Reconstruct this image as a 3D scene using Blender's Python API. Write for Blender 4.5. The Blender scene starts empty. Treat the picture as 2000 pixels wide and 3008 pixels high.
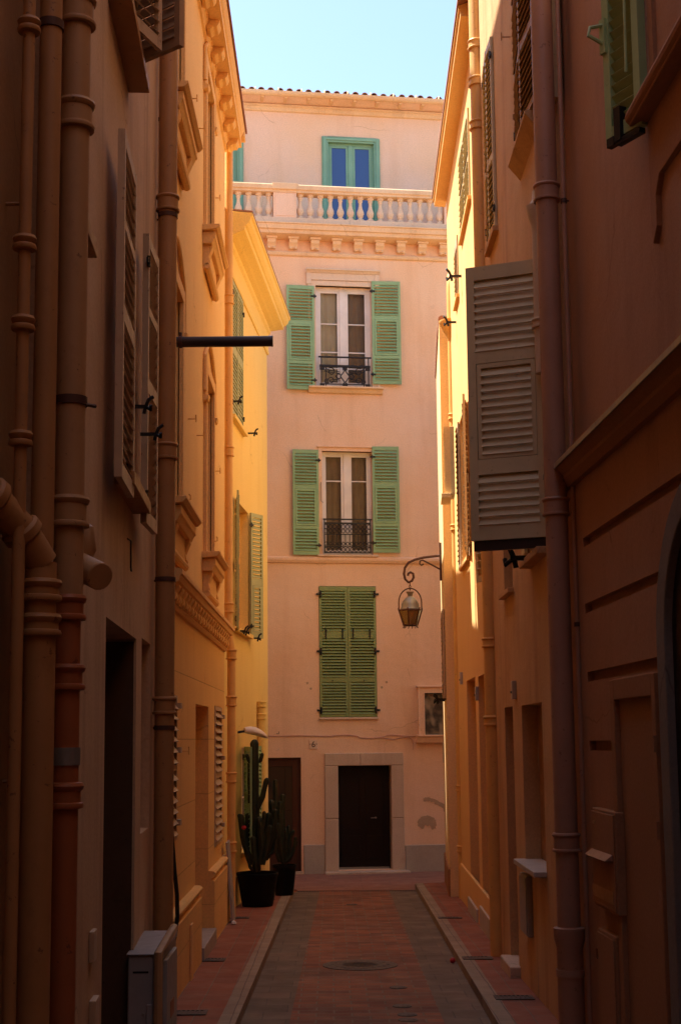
import bpy, bmesh, math, random
from mathutils import Vector, Matrix, Euler
R = math.radians
random.seed(7)
scene = bpy.context.scene
COL = scene.collection

# ------------------------------------------------------------------ camera
F_, TILT, EYE, CXP = 3200., R(7.5), 3.0, 760.
CYP = 1700 - F_*math.tan(TILT)
PW, PH = 1568., 2358.4
cd = bpy.data.cameras.new('camera'); cam = bpy.data.objects.new('camera', cd); COL.objects.link(cam)
cam.location = (0, 0, EYE); ROLL = .009
cam.rotation_euler = (Euler((R(90)+TILT, 0, 0)).to_matrix() @ Matrix.Rotation(-ROLL, 3, 'Z')).to_euler()
cd.sensor_fit = 'VERTICAL'; cd.sensor_height = 36.0
cd.lens = 36.0*F_/PH
cd.shift_x = (PW/2-CXP)/PH; cd.shift_y = (CYP-PH/2)/PH
cd.clip_start = 0.1; cd.clip_end = 2000
scene.camera = cam

# ------------------------------------------------------------------ sky and sun
SUN_EL, SUN_B = R(60.0), 0.36
sdir = Vector((-1, SUN_B, 0)).normalized()*math.cos(SUN_EL) + Vector((0, 0, math.sin(SUN_EL)))
w = bpy.data.worlds.new('World'); scene.world = w; w.use_nodes = True
nt = w.node_tree; bg = nt.nodes['Background']
sky = nt.nodes.new('ShaderNodeTexSky'); sky.sky_type = 'NISHITA'; sky.sun_disc = False
sky.sun_elevation = SUN_EL; sky.sun_rotation = math.atan2(sdir.x, sdir.y)
sky.air_density = 1.0; sky.dust_density = 1.0; sky.ozone_density = 1.0
wtc = nt.nodes.new('ShaderNodeTexCoord'); wn = nt.nodes.new('ShaderNodeTexNoise'); wn.inputs['Scale'].default_value = 2.6; wn.inputs['Detail'].default_value = 7
wmp = nt.nodes.new('ShaderNodeMapping'); wmp.inputs['Scale'].default_value = (1, 1, 2.6); nt.links.new(wtc.outputs['Generated'], wmp.inputs[0]); nt.links.new(wmp.outputs[0], wn.inputs['Vector'])
wr_ = nt.nodes.new('ShaderNodeMapRange'); wr_.inputs[1].default_value = .45; wr_.inputs[2].default_value = .75; wr_.inputs[4].default_value = .14; nt.links.new(wn.outputs['Fac'], wr_.inputs[0])
wmx = nt.nodes.new('ShaderNodeMix'); wmx.data_type = 'RGBA'; nt.links.new(wr_.outputs[0], wmx.inputs[0]); nt.links.new(sky.outputs[0], wmx.inputs[6]); wmx.inputs[7].default_value = (6.5, 7.6, 8.2, 1)
nt.links.new(wmx.outputs[2], bg.inputs[0]); bg.inputs[1].default_value = 0.12
sl = bpy.data.lights.new('sun', 'SUN'); sl.energy = 4.6; sl.angle = R(0.5); sl.color = (1.0, 0.93, 0.82)
so = bpy.data.objects.new('sun', sl); COL.objects.link(so)
so.rotation_euler = sdir.to_track_quat('Z', 'Y').to_euler(); so.location = (-20, 10, 40)
scene.view_settings.view_transform = 'Standard'; scene.view_settings.look = 'None'
scene.view_settings.exposure = 1.6; scene.view_settings.gamma = 1.0
scene.cycles.max_bounces = 12; scene.cycles.diffuse_bounces = 8; scene.cycles.glossy_bounces = 4
scene.cycles.sample_clamp_indirect = 6.0

# ------------------------------------------------------------------ materials
def newmat(name):
    m = bpy.data.materials.new(name); m.use_nodes = True
    return m, m.node_tree, m.node_tree.nodes['Principled BSDF']
def N(nt, t, **k):
    n = nt.nodes.new(t)
    for a, v in k.items(): setattr(n, a, v)
    return n
def mixc(nt, fac, a, b, bt='MIX'):
    n = N(nt, 'ShaderNodeMix', data_type='RGBA', blend_type=bt)
    for i, v in ((0, fac), (6, a), (7, b)):
        if hasattr(v, 'is_output'): nt.links.new(v, n.inputs[i])
        else: n.inputs[i].default_value = v if i == 0 else (*v, 1)[:4]
    return n.outputs[2]
def noise(nt, vec, scale, detail=4, rough=.55, sx=(1, 1, 1)):
    mp = N(nt, 'ShaderNodeMapping'); mp.inputs['Scale'].default_value = sx
    nt.links.new(vec, mp.inputs['Vector'])
    n = N(nt, 'ShaderNodeTexNoise'); n.inputs['Scale'].default_value = scale
    n.inputs['Detail'].default_value = detail; n.inputs['Roughness'].default_value = rough
    nt.links.new(mp.outputs[0], n.inputs['Vector']); return n.outputs['Fac']
def ramp(nt, v, a, b, lo=0., hi=1.):
    n = N(nt, 'ShaderNodeMapRange'); n.inputs[1].default_value = a; n.inputs[2].default_value = b
    n.inputs[3].default_value = lo; n.inputs[4].default_value = hi
    nt.links.new(v, n.inputs[0]); return n.outputs[0]
def bump(nt, bs, h, dist, strength=.6, prev=None):
    b = N(nt, 'ShaderNodeBump'); b.inputs['Strength'].default_value = strength; b.inputs['Distance'].default_value = dist
    nt.links.new(h, b.inputs['Height'])
    if prev: nt.links.new(prev, b.inputs['Normal'])
    nt.links.new(b.outputs[0], bs.inputs['Normal']); return b.outputs[0]
def dk(c, k): return tuple(x*k for x in c)
def plaster(name, col, second=None, stain=None, amt=.5, streak=.35, rough=.9, blocks=None, wave=.02):
    m, nt, bs = newmat(name); tc = N(nt, 'ShaderNodeTexCoord').outputs['Object']
    second = second or dk(col, .82); stain = stain or dk(col, .55)
    big = ramp(nt, noise(nt, tc, .45, 5, .6), .35, .68)
    c = mixc(nt, big, col, second)
    stv = ramp(nt, noise(nt, tc, 1.3, 6, .65, (1.6, 1.6, .16)), .5, .78, 0, streak)
    c = mixc(nt, stv, c, stain)
    pat = ramp(nt, noise(nt, tc, 2.3, 8, .7), .58, .72, 0, amt*.5)
    c = mixc(nt, pat, c, dk(stain, 1.25))
    wn = N(nt, 'ShaderNodeTexNoise'); wn.inputs['Scale'].default_value = 1.7; wn.inputs['Detail'].default_value = 5; nt.links.new(tc, wn.inputs['Vector'])
    wv = mixc(nt, .22, tc, wn.outputs['Color'], 'LINEAR_LIGHT')
    vo = N(nt, 'ShaderNodeTexVoronoi', feature='DISTANCE_TO_EDGE'); vo.inputs['Scale'].default_value = .55; nt.links.new(wv, vo.inputs['Vector'])
    cm = N(nt, 'ShaderNodeMath', operation='MULTIPLY'); nt.links.new(ramp(nt, vo.outputs['Distance'], .0, .006, 1, 0), cm.inputs[0])
    nt.links.new(ramp(nt, noise(nt, tc, .8, 3), .53, .62, 0, .5), cm.inputs[1])
    c = mixc(nt, cm.outputs[0], c, dk(stain, .6))
    fl = ramp(nt, noise(nt, tc, 1.9, 9, .72), .655, .668, 0, min(.5, amt*.6))
    c = mixc(nt, fl, c, tuple(.6*a+.4*b for a, b in zip(stain, (.55, .47, .38))))
    fine = ramp(nt, noise(nt, tc, 38, 3), .3, .7, .9, 1.07)
    hs = N(nt, 'ShaderNodeHueSaturation'); nt.links.new(c, hs.inputs['Color']); nt.links.new(fine, hs.inputs['Value'])
    c = hs.outputs[0]
    p = bump(nt, bs, noise(nt, tc, 1.1, 3), wave*1.6, .5)
    p = bump(nt, bs, noise(nt, tc, 45, 5, .65), .004, .5, p)
    if blocks:
        bt = N(nt, 'ShaderNodeTexBrick'); bt.inputs['Scale'].default_value = 1
        bt.inputs['Mortar Size'].default_value = .006; bt.inputs['Mortar Smooth'].default_value = .3
        bt.inputs['Brick Width'].default_value = blocks[0]; bt.inputs['Row Height'].default_value = blocks[1]
        sx = N(nt, 'ShaderNodeSeparateXYZ'); cb = N(nt, 'ShaderNodeCombineXYZ'); nt.links.new(tc, sx.inputs[0])
        nt.links.new(sx.outputs[0], cb.inputs[0]); nt.links.new(sx.outputs[2], cb.inputs[1])
        nt.links.new(cb.outputs[0], bt.inputs['Vector'])
        c = mixc(nt, ramp(nt, bt.outputs['Fac'], 0, 1, 0, .45), c, dk(col, .45))
        inv = ramp(nt, bt.outputs['Fac'], 0, 1, 1, 0)
        bump(nt, bs, inv, .012, .9, p)
    nt.links.new(c, bs.inputs['Base Color']); bs.inputs['Roughness'].default_value = rough
    bs.inputs['Specular IOR Level'].default_value = .25
    return m
def paint(name, col, rough=.5, wear=None, wamt=.3, metal=0., scale=6., spec=.4):
    m, nt, bs = newmat(name); tc = N(nt, 'ShaderNodeTexCoord').outputs['Object']
    wear = wear or dk(col, .6)
    c = mixc(nt, ramp(nt, noise(nt, tc, scale*.4, 5, .6), .35, .7), col, dk(col, .84))
    c = mixc(nt, ramp(nt, noise(nt, tc, scale, 7, .7, (1, 1, .5)), .55, .75, 0, wamt), c, wear)
    c = mixc(nt, ramp(nt, noise(nt, tc, scale*2.6, 8, .7), .63, .65, 0, min(.9, wamt*1.5)), c, dk(wear, .75))
    nt.links.new(c, bs.inputs['Base Color']); bs.inputs['Metallic'].default_value = metal
    nt.links.new(ramp(nt, noise(nt, tc, scale*2, 3), .3, .7, rough*.8, min(1, rough*1.2)), bs.inputs['Roughness'])
    bs.inputs['Specular IOR Level'].default_value = spec
    bump(nt, bs, noise(nt, tc, 60, 3), .0015, .4)
    return m
def glassy(name, tint, refl=.12, rough=.03, through=0.):
    m, nt, bs = newmat(name); out = nt.nodes['Material Output']
    bs.inputs['Base Color'].default_value = (*tint, 1); bs.inputs['Roughness'].default_value = .35
    g = N(nt, 'ShaderNodeBsdfGlossy'); g.inputs['Roughness'].default_value = rough
    lw = N(nt, 'ShaderNodeFresnel'); lw.inputs[0].default_value = 1.5
    f = ramp(nt, lw.outputs[0], .045, 1, refl, .8)
    base = bs.outputs[0]
    if through:
        tr = N(nt, 'ShaderNodeBsdfTransparent'); mx = N(nt, 'ShaderNodeMixShader'); mx.inputs[0].default_value = through
        nt.links.new(base, mx.inputs[1]); nt.links.new(tr.outputs[0], mx.inputs[2]); base = mx.outputs[0]
    ms = N(nt, 'ShaderNodeMixShader'); nt.links.new(f, ms.inputs[0]); nt.links.new(base, ms.inputs[1]); nt.links.new(g.outputs[0], ms.inputs[2])
    nt.links.new(ms.outputs[0], out.inputs['Surface'])
    tc = N(nt, 'ShaderNodeTexCoord').outputs['Object']
    b = N(nt, 'ShaderNodeBump'); b.inputs['Distance'].default_value = .004; b.inputs['Strength'].default_value = .3
    nt.links.new(noise(nt, tc, 1.2, 1), b.inputs['Height']); nt.links.new(b.outputs[0], g.inputs['Normal'])
    return m
def bricks(name, c1, c2, mortar, bw, rh, ms=.006, off=.5, rot=0., tint=.5, dirt=(.07, .05, .045), damt=.5, rough=.75):
    m, nt, bs = newmat(name); tc = N(nt, 'ShaderNodeTexCoord').outputs['Object']
    mp = N(nt, 'ShaderNodeMapping'); mp.inputs['Rotation'].default_value = (0, 0, rot); nt.links.new(tc, mp.inputs[0])
    nz = N(nt, 'ShaderNodeTexNoise'); nz.inputs['Scale'].default_value = 2.5; nt.links.new(tc, nz.inputs['Vector'])
    wv = mixc(nt, .012, mp.outputs[0], nz.outputs['Color'], 'LINEAR_LIGHT')
    bt = N(nt, 'ShaderNodeTexBrick'); bt.offset = off; bt.inputs['Scale'].default_value = 1
    bt.inputs['Brick Width'].default_value = bw; bt.inputs['Row Height'].default_value = rh
    bt.inputs['Mortar Size'].default_value = ms; bt.inputs['Mortar Smooth'].default_value = .25
    bt.inputs['Color1'].default_value = (*c1, 1); bt.inputs['Color2'].default_value = (*c2, 1); bt.inputs['Mortar'].default_value = (*mortar, 1)
    nt.links.new(wv, bt.inputs['Vector'])
    c = mixc(nt, ramp(nt, noise(nt, tc, .9, 6, .65), .42, .72, 0, damt), bt.outputs['Color'], dirt)
    c = mixc(nt, ramp(nt, noise(nt, tc, 14, 5, .7), .45, .75, 0, .35), c, dk(c1, .55))
    nt.links.new(c, bs.inputs['Base Color'])
    nt.links.new(ramp(nt, noise(nt, tc, 3, 4), .3, .7, rough*.75, rough*1.15), bs.inputs['Roughness'])
    p = bump(nt, bs, ramp(nt, bt.outputs['Fac'], 0, 1, 1, 0), .006, .8)
    bump(nt, bs, noise(nt, tc, 50, 4), .003, .5, p)
    return m

M = {}
M['facade'] = plaster('facade_plaster', (.83, .585, .40), (.80, .51, .30), (.58, .33, .18), amt=.42, streak=.38, wave=.035)
M['facade_attic'] = plaster('attic_plaster', (.82, .585, .44), (.80, .54, .34), (.60, .37, .20), amt=.4, streak=.4)
M['stone_trim'] = plaster('cornice_stone', (.78, .57, .36), (.74, .49, .27), (.48, .28, .14), amt=.45, streak=.5)
M['pale_trim'] = plaster('pale_trim', (.72, .56, .41), (.69, .50, .34), (.48, .34, .22), amt=.5, streak=.45)
M['limestone'] = plaster('limestone', (.60, .47, .35), (.52, .38, .26), (.30, .2, .12), amt=.7, streak=.5)
M['grey_plinth'] = plaster('grey_plinth', (.46, .40, .32), (.38, .32, .25), (.25, .2, .18), amt=.5)
M['patch'] = plaster('bare_mortar', (.50, .36, .23), (.40, .28, .18), (.22, .14, .09), amt=.8)
M['orange'] = plaster('orange_plaster', (.83, .56, .23), (.81, .52, .20), (.6, .32, .1), amt=.28, streak=.28)
M['orange_block'] = plaster('orange_scored_plaster', (.81, .51, .18), (.76, .46, .16), (.52, .25, .08), amt=.25, streak=.2, blocks=(1.5, .75))
M['orange_trim'] = plaster('orange_trim', (.82, .52, .21), (.80, .49, .19), (.6, .3, .1), amt=.15, streak=.12)
M['yellow'] = plaster('yellow_plaster', (.85, .63, .23), (.83, .60, .20), (.64, .40, .1), amt=.25, streak=.28)
M['yellow_trim'] = plaster('yellow_trim', (.85, .62, .20), (.83, .59, .18), (.65, .4, .12), amt=.1, streak=.1)
M['mauve'] = plaster('weathered_mauve_plaster', (.60, .42, .26), (.53, .34, .19), (.27, .15, .075), amt=.7, streak=.65, wave=.05)
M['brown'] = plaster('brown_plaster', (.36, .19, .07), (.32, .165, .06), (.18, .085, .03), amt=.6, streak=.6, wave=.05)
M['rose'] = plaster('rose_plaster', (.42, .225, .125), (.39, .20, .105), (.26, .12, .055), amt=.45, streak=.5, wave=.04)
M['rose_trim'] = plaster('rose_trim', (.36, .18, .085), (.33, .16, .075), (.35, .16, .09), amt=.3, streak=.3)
M['tan'] = plaster('tan_plaster', (.62, .40, .20), (.55, .32, .14), (.32, .15, .055), amt=.75, streak=.7, wave=.05)
M['amber'] = plaster('amber_plaster', (.80, .49, .19), (.78, .45, .16), (.55, .26, .07), amt=.25, streak=.2)
M['cream'] = plaster('cream_plaster', (.80, .58, .30), (.78, .55, .27), (.62, .38, .15), amt=.2, streak=.3)
M['sh_green'] = paint('green_shutter_paint', (.27, .44, .22), .5, (.2, .3, .14), .35)
M['sh_blue_green'] = paint('blue_green_frame_paint', (.22, .42, .28), .45, wamt=.15)
M['sh_olive'] = paint('olive_shutter_paint', (.24, .31, .11), .5, (.14, .18, .07), .3)
M['sh_sage'] = paint('sage_shutter_paint', (.42, .45, .24), .5, (.3, .3, .15), .2)
M['sh_taupe'] = paint('taupe_shutter_paint', (.62, .51, .29), .55, (.3, .23, .15), .25)
M['sh_grey'] = paint('grey_shutter_paint', (.54, .39, .25), .6, (.26, .16, .09), .6)
M['sh_brown'] = paint('brown_shutter_paint', (.38, .23, .12), .6, (.2, .12, .08), .4)
M['white'] = paint('white_window_paint', (.78, .72, .66), .4, (.6, .5, .42), .15)
M['iron'] = paint('black_iron', (.02, .018, .018), .45, (.05, .03, .02), .3, .4)
M['rust'] = paint('rusty_iron', (.10, .045, .03), .6, (.05, .02, .015), .5, .3)
M['steel'] = paint('dark_steel', (.05, .035, .03), .4, (.03, .02, .02), .2, .3)
M['zinc'] = paint('weathered_zinc', (.32, .30, .26), .5, (.16, .14, .11), .5, .5)
M['pipe_orange'] = paint('orange_pipe_paint', (.78, .44, .13), .5, (.48, .22, .07), .4)
M['pipe_brown'] = paint('brown_pipe_paint', (.42, .21, .075), .55, (.24, .11, .045), .6)
M['pipe_red'] = paint('red_oxide_pipe', (.36, .11, .035), .5, (.22, .075, .035), .6)
M['pipe_taupe'] = paint('taupe_pipe_paint', (.46, .26, .115), .55, (.26, .13, .06), .6)
M['pipe_rose'] = paint('rose_pipe_paint', (.42, .22, .135), .5, (.28, .135, .075), .5)
M['pipe_cream'] = paint('cream_pipe_paint', (.66, .52, .36), .5, (.4, .26, .15), .4)
M['door_dark'] = paint('dark_door_varnish', (.012, .006, .005), .5, (.008, .004, .004), .3, spec=.2)
M['door_red'] = paint('red_brown_door_wood', (.075, .025, .013), .45, (.05, .02, .01), .4)
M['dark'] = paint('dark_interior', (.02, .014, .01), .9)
M['panel_grey'] = paint('grey_cabinet_paint', (.36, .33, .30), .5, (.22, .18, .15), .3)
M['panel_white'] = paint('white_marble', (.50, .44, .37), .5, (.4, .35, .3), .3)
M['lamp_white'] = paint('white_lamp_housing', (.78, .70, .64), .4, wamt=.1)
M['pot'] = paint('black_pot', (.007, .006, .006), .6, wamt=.2, spec=.15)
M['cactus'] = paint('cactus_skin', (.022, .03, .013), .6, (.04, .035, .02), .5, scale=9)
M['soil'] = paint('dry_soil', (.06, .04, .03), .95, wamt=.4)
M['red'] = paint('red_petal', (.45, .02, .03), .5, wamt=.2)
M['debris'] = paint('white_crumpled_paper', (.7, .66, .62), .8, wamt=.1)
M['curtain'] = paint('beige_curtain', (.70, .62, .42), .9, wamt=.1)
M['curtain_dim'] = paint('brown_curtain', (.34, .24, .14), .9, wamt=.2)
M['cable'] = paint('black_cable', (.012, .012, .012), .5)
M['cable_pink'] = paint('painted_cable', (.62, .36, .26), .7, wamt=.4)
M['castiron'] = paint('cast_iron_cover', (.10, .085, .08), .55, (.05, .04, .04), .5, .5, 12)
M['amberglass'] = glassy('amber_lantern_glass', (.30, .15, .04), .06, .15, .35)
M['glass_sky_tint'] = glassy('painted_sky_glass', (.008, .045, .20), .05)  # blue base colour paints the reflected sky into the panes
M['glass'] = glassy('window_glass', (.03, .025, .02), .0, .02, .9)
M['glass_dark'] = glassy('dark_window_glass', (.02, .016, .012), .06, .04)
M['tile_roof'] = paint('clay_roof_tile', (.36, .17, .11), .8, (.2, .1, .07), .6, 0, 4)
M['tile_dark'] = paint('weathered_roof_tile', (.22, .12, .09), .85, (.12, .07, .05), .6, 0, 4)
M['brick_road'] = bricks('red_brick_paving', (.35, .108, .042), (.17, .05, .026), (.22, .155, .10), .36, .18, .013, damt=.7, dirt=(.085, .045, .03))
M['slab'] = bricks('grey_stone_slabs', (.18, .125, .08), (.125, .088, .056), (.085, .065, .05), .48, .42, .007, damt=.75, dirt=(.085, .06, .042), rough=.7)
M['tile_pave'] = bricks('red_pavement_tiles', (.32, .092, .042), (.24, .066, .03), (.24, .15, .10), .55, .27, .008, rot=R(90), damt=.4, dirt=(.10, .05, .03))
M['kerb'] = bricks('granite_kerb', (.34, .25, .155), (.27, .19, .12), (.16, .11, .08), .14, .5, .006, 0., rot=0, damt=.35, dirt=(.16, .11, .08))
M['pink_pave'] = bricks('pink_concrete', (.30, .13, .08), (.26, .11, .07), (.2, .1, .08), 1.2, .8, .006, damt=.4)
M['arch_stone'] = plaster('arch_stone', (.22, .19, .155), (.19, .16, .13), (.12, .09, .07))
M['sh_moss'] = paint('moss_shutter_paint', (.38, .50, .22), .5, (.2, .24, .1), .25)
M['reveal_dark'] = paint('dark_reveal_tone', (.10, .05, .025), .6, (.05, .025, .012), .5)  # tone stands in for shade and dark stone in the mauve doorway
M['asphalt'] = paint('bare_ground', (.10, .08, .07), .9, wamt=.3)

# ------------------------------------------------------------------ mesh helpers
class MB:
    def __init__(s): s.b = bmesh.new()
    def face(s, pts):
        try: return s.b.faces.new([s.b.verts.new(p) for p in pts])
        except ValueError: return None
    def box(s, x0, x1, y0, y1, z0, z1, T=None):
        if x0 > x1: x0, x1 = x1, x0
        if y0 > y1: y0, y1 = y1, y0
        if z0 > z1: z0, z1 = z1, z0
        v = [s.b.verts.new((T @ Vector(p)) if T else p) for p in
             ((x0,y0,z0),(x1,y0,z0),(x1,y1,z0),(x0,y1,z0),(x0,y0,z1),(x1,y0,z1),(x1,y1,z1),(x0,y1,z1))]
        for f in ((3,2,1,0),(4,5,6,7),(0,1,5,4),(1,2,6,5),(2,3,7,6),(3,0,4,7)): s.b.faces.new([v[i] for i in f])
        return s
    def prism_x(s, prof, x0, x1, e0=0., e1=0.):
        """profile of (y,z) swept along x; e0/e1 shear the ends by y (mitre)"""
        a = [s.b.verts.new((x0+e0*p[0], p[0], p[1])) for p in prof]; b = [s.b.verts.new((x1+e1*p[0], p[0], p[1])) for p in prof]
        n = len(prof)
        for i in range(n): s.b.faces.new((a[i], a[(i+1) % n], b[(i+1) % n], b[i]))
        s.b.faces.new(a[::-1]); s.b.faces.new(b); return s
    def prism(s, pts, d):
        """closed polygon pts extruded by vector d"""
        d = Vector(d); a = [s.b.verts.new(p) for p in pts]; b = [s.b.verts.new(Vector(p)+d) for p in pts]; n = len(pts)
        for i in range(n): s.b.faces.new((a[i], a[(i+1) % n], b[(i+1) % n], b[i]))
        s.b.faces.new(a[::-1]); s.b.faces.new(b); return s
    def rings(s, rings, caps=True):
        vr = [[s.b.verts.new(p) for p in r] for r in rings]; n = len(vr[0])
        for a, b in zip(vr, vr[1:]):
            for i in range(n): s.b.faces.new((a[i], a[(i+1) % n], b[(i+1) % n], b[i]))
        if caps: s.b.faces.new(vr[0][::-1]); s.b.faces.new(vr[-1])
        return s
    def tube(s, pts, r, n=10, shape=None):
        pts = [Vector(p) for p in pts]; rr = r if hasattr(r, '__len__') else [r]*len(pts); rg = []; prev = None
        for i, p in enumerate(pts):
            t = (pts[min(i+1, len(pts)-1)]-pts[max(i-1, 0)]).normalized()
            if prev is None:
                u = t.cross(Vector((0, 0, 1))) if abs(t.z) < .9 else t.cross(Vector((0, 1, 0)))
            else: u = prev - t*prev.dot(t)
            u.normalize(); prev = u; v = t.cross(u)
            rg.append([p + (u*math.cos(2*math.pi*k/n)+v*math.sin(2*math.pi*k/n))*rr[i]*(shape(2*math.pi*k/n) if shape else 1) for k in range(n)])
        return s.rings(rg)
    def lathe(s, prof, c=(0, 0, 0), n=20, axis='z', ang=0.):
        c = Vector(c); rg = []
        for r, h in prof:
            ring = []
            for k in range(n):
                a = 2*math.pi*k/n+ang; x, y = max(r, 1e-4)*math.cos(a), max(r, 1e-4)*math.sin(a)
                ring.append(c + Vector((x, y, h) if axis == 'z' else ((x, h, y) if axis == 'y' else (h, x, y))))
            rg.append(ring)
        return s.rings(rg)
    def mesh(s, name, mat, smooth=False):
        bmesh.ops.remove_doubles(s.b, verts=s.b.verts, dist=1e-5)
        bmesh.ops.recalc_face_normals(s.b, faces=s.b.faces)
        if smooth:
            for f in s.b.faces: f.smooth = True
            for e in s.b.edges:
                if len(e.link_faces) == 2 and e.calc_face_angle(0) > R(38): e.smooth = False
        me = bpy.data.meshes.new(name); s.b.to_mesh(me); s.b.free(); me.materials.append(mat); return me
def obj(name, mb, mat, parent=None, smooth=False, bev=0., loc=None, rz=0., label=None):
    o = bpy.data.objects.new(name, mb.mesh(name, mat, smooth) if isinstance(mb, MB) else mb); COL.objects.link(o)
    if parent: o.parent = parent
    if loc is not None: o.location = loc
    if rz: o.rotation_euler = (0, 0, rz)
    if bev:
        b = o.modifiers.new('bevel', 'BEVEL'); b.width = bev; b.segments = 2; b.limit_method = 'ANGLE'; b.angle_limit = R(40)
    if label: o['label'] = label
    return o
def copyto(o, parent, loc=None, rz=None):
    c = o.copy(); COL.objects.link(c); c.parent = parent
    if loc is not None: c.location = loc
    if rz is not None: c.rotation_euler = (0, 0, rz)
    for ch in list(o.children): copyto(ch, c)
    return c
def tag(o, label, cat, group=None):
    o['label'] = label; o['category'] = cat
    if group: o['group'] = group
    return o
def struct(o): o['kind'] = 'structure'; return o
def empty(name, loc, label, cat, rz=0., group=None):
    o = bpy.data.objects.new(name, None); COL.objects.link(o); o.location = loc; o.rotation_euler = (0, 0, rz)
    o.empty_display_size = .2
    return tag(o, label, cat, group)
def ray(px, py):
    dx, dy = px-CXP, py-CYP; dx, dy = dx-ROLL*dy, dy+ROLL*dx
    cx, cy = dx/F_, -dy/F_
    return Vector((cx, math.cos(TILT)-cy*math.sin(TILT), math.sin(TILT)+cy*math.cos(TILT)))
CAMP = Vector((0, 0, EYE))
def atd(px, py, d):
    r = ray(px, py); return CAMP + r*(d/r.y)
class Wall:
    """a vertical plane; local x runs right along it as seen from the street, local y goes into it"""
    def __init__(s, O, ang, name, label, cat, group=None):
        s.O = Vector((O[0], O[1], 0)); s.u = Vector((math.cos(ang), math.sin(ang), 0)); s.v = Vector((-math.sin(ang), math.cos(ang), 0))
        s.ang = ang; s.e = empty(name, s.O, label, cat, ang, group)
    def px(s, X, Y, off=0.):
        r = ray(X, Y); o = s.O - s.v*off
        k = (o-CAMP).dot(s.v)/r.dot(s.v); p = CAMP + r*k
        return (p-s.O).dot(s.u), p.z
    def rect(s, X0, Y0, X1, Y1, off=0.):
        a = s.px(X0, (Y0+Y1)/2, off)[0]; b = s.px(X1, (Y0+Y1)/2, off)[0]; xm = (X0+X1)/2
        return min(a, b), max(a, b), s.px(xm, Y1, off)[1], s.px(xm, Y0, off)[1]
    def w(s, x, y, z): return s.O + s.u*x + s.v*y + Vector((0, 0, z))

def wall_mesh(s0, s1, z0, z1, holes=(), D=6., back=False, top=True, bottom=True):
    """front face with recessed openings (sa,sb,za,zb,depth,closed) and a closed body behind it"""
    mb = MB()
    xs = sorted({s0, s1, *[max(s0, min(s1, h[i])) for h in holes for i in (0, 1)]})
    zs = sorted({z0, z1, *[max(z0, min(z1, h[i])) for h in holes for i in (2, 3)]})
    for a, b in zip(xs, xs[1:]):
        for c, d in zip(zs, zs[1:]):
            mx, mz = (a+b)/2, (c+d)/2
            if any(h[0] < mx < h[1] and h[2] < mz < h[3] for h in holes): continue
            mb.face(((a,0,c),(b,0,c),(b,0,d),(a,0,d)))
    for h in holes:
        a, b, c, d, q = h[:5]
        mb.face(((a,0,c),(a,q,c),(a,q,d),(a,0,d))); mb.face(((b,0,c),(b,0,d),(b,q,d),(b,q,c)))
        mb.face(((a,0,d),(a,q,d),(b,q,d),(b,0,d))); mb.face(((a,0,c),(b,0,c),(b,q,c),(a,q,c)))
        if len(h) > 5 and h[5]: mb.face(((a,q,c),(b,q,c),(b,q,d),(a,q,d)))
    mb.face(((s0,0,z0),(s0,0,z1),(s0,D,z1),(s0,D,z0))); mb.face(((s1,0,z0),(s1,D,z0),(s1,D,z1),(s1,0,z1)))
    mb.face(((s0,D,z0),(s0,D,z1),(s1,D,z1),(s1,D,z0)))
    if top: mb.face(((s0,0,z1),(s1,0,z1),(s1,D,z1),(s0,D,z1)))
    if bottom: mb.face(((s0,0,z0),(s0,D,z0),(s1,D,z0),(s1,0,z0)))
    return mb

def shutter_mesh(wd, ht, panels, th=.035, stile=.055, pitch=.07, flap=None, tilt=R(48), sw=None):
    """one louvred leaf, hinge edge at x=0, bottom at z=0, street face at y=-th/2"""
    mb = MB(); h = th/2
    mb.box(0, stile, -h, h, 0, ht); mb.box(wd-stile, wd, -h, h, 0, ht)
    edges = [0.] + [z for p in panels for z in p] + [ht]
    for a, b in zip(edges[::2], edges[1::2]):
        if b-a > .003: mb.box(stile, wd-stile, -h+.003, h-.003, a, b)
    sw = sw or pitch*1.12
    for i, (a, b) in enumerate(panels):
        x0, x1 = stile, wd-stile
        if flap is not None and i == flap:
            q = .05
            mb.box(x0+.006, x0+q, -h-.006, h-.006, a+.006, b-.006); mb.box(x1-q, x1-.006, -h-.006, h-.006, a+.006, b-.006)
            mb.box(x0+q, x1-q, -h-.006, h-.006, a+.006, a+q); mb.box(x0+q, x1-q, -h-.006, h-.006, b-q, b-.006)
            x0 += q; x1 -= q; a += q; b -= q
        n = max(1, int((b-a)/pitch)); st = (b-a)/n
        for k in range(n):
            T = Matrix.Translation((0, 0, a+st*(k+.5))) @ Matrix.Rotation(tilt, 4, 'X')
            mb.box(x0-.004, x1+.004, -sw/2, sw/2, -.005, .005, T)
    return mb
def hinge_mb(z):
    return MB().box(-.05, .07, -.03, -.012, z-.02, z+.02).lathe([(.014, z-.045), (.014, z+.045)], (-.005, -.024, 0), 8)
def leaf(Wl, s, y, z, wd, ht, panels, mat, rz=0., mirror=False, flap=None, pitch=.07, stile=.055, name='shutter', hinges=True, th=.035, label=None, tilt=R(48), sw=None):
    me = shutter_mesh(wd, ht, panels, th, stile, pitch, flap, tilt, sw)
    if mirror:
        for v in me.b.verts: v.co.x = -v.co.x
    o = obj(name, me, mat, Wl.e if isinstance(Wl, Wall) else Wl, False, 0, (s, y, z), rz, label)
    if hinges:
        for zz in (ht*.09, ht*.9):
            hb = hinge_mb(zz)
            if mirror:
                for v in hb.b.verts: v.co.x = -v.co.x
            obj('hinge', hb, M['iron'], o)
    return o
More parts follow.
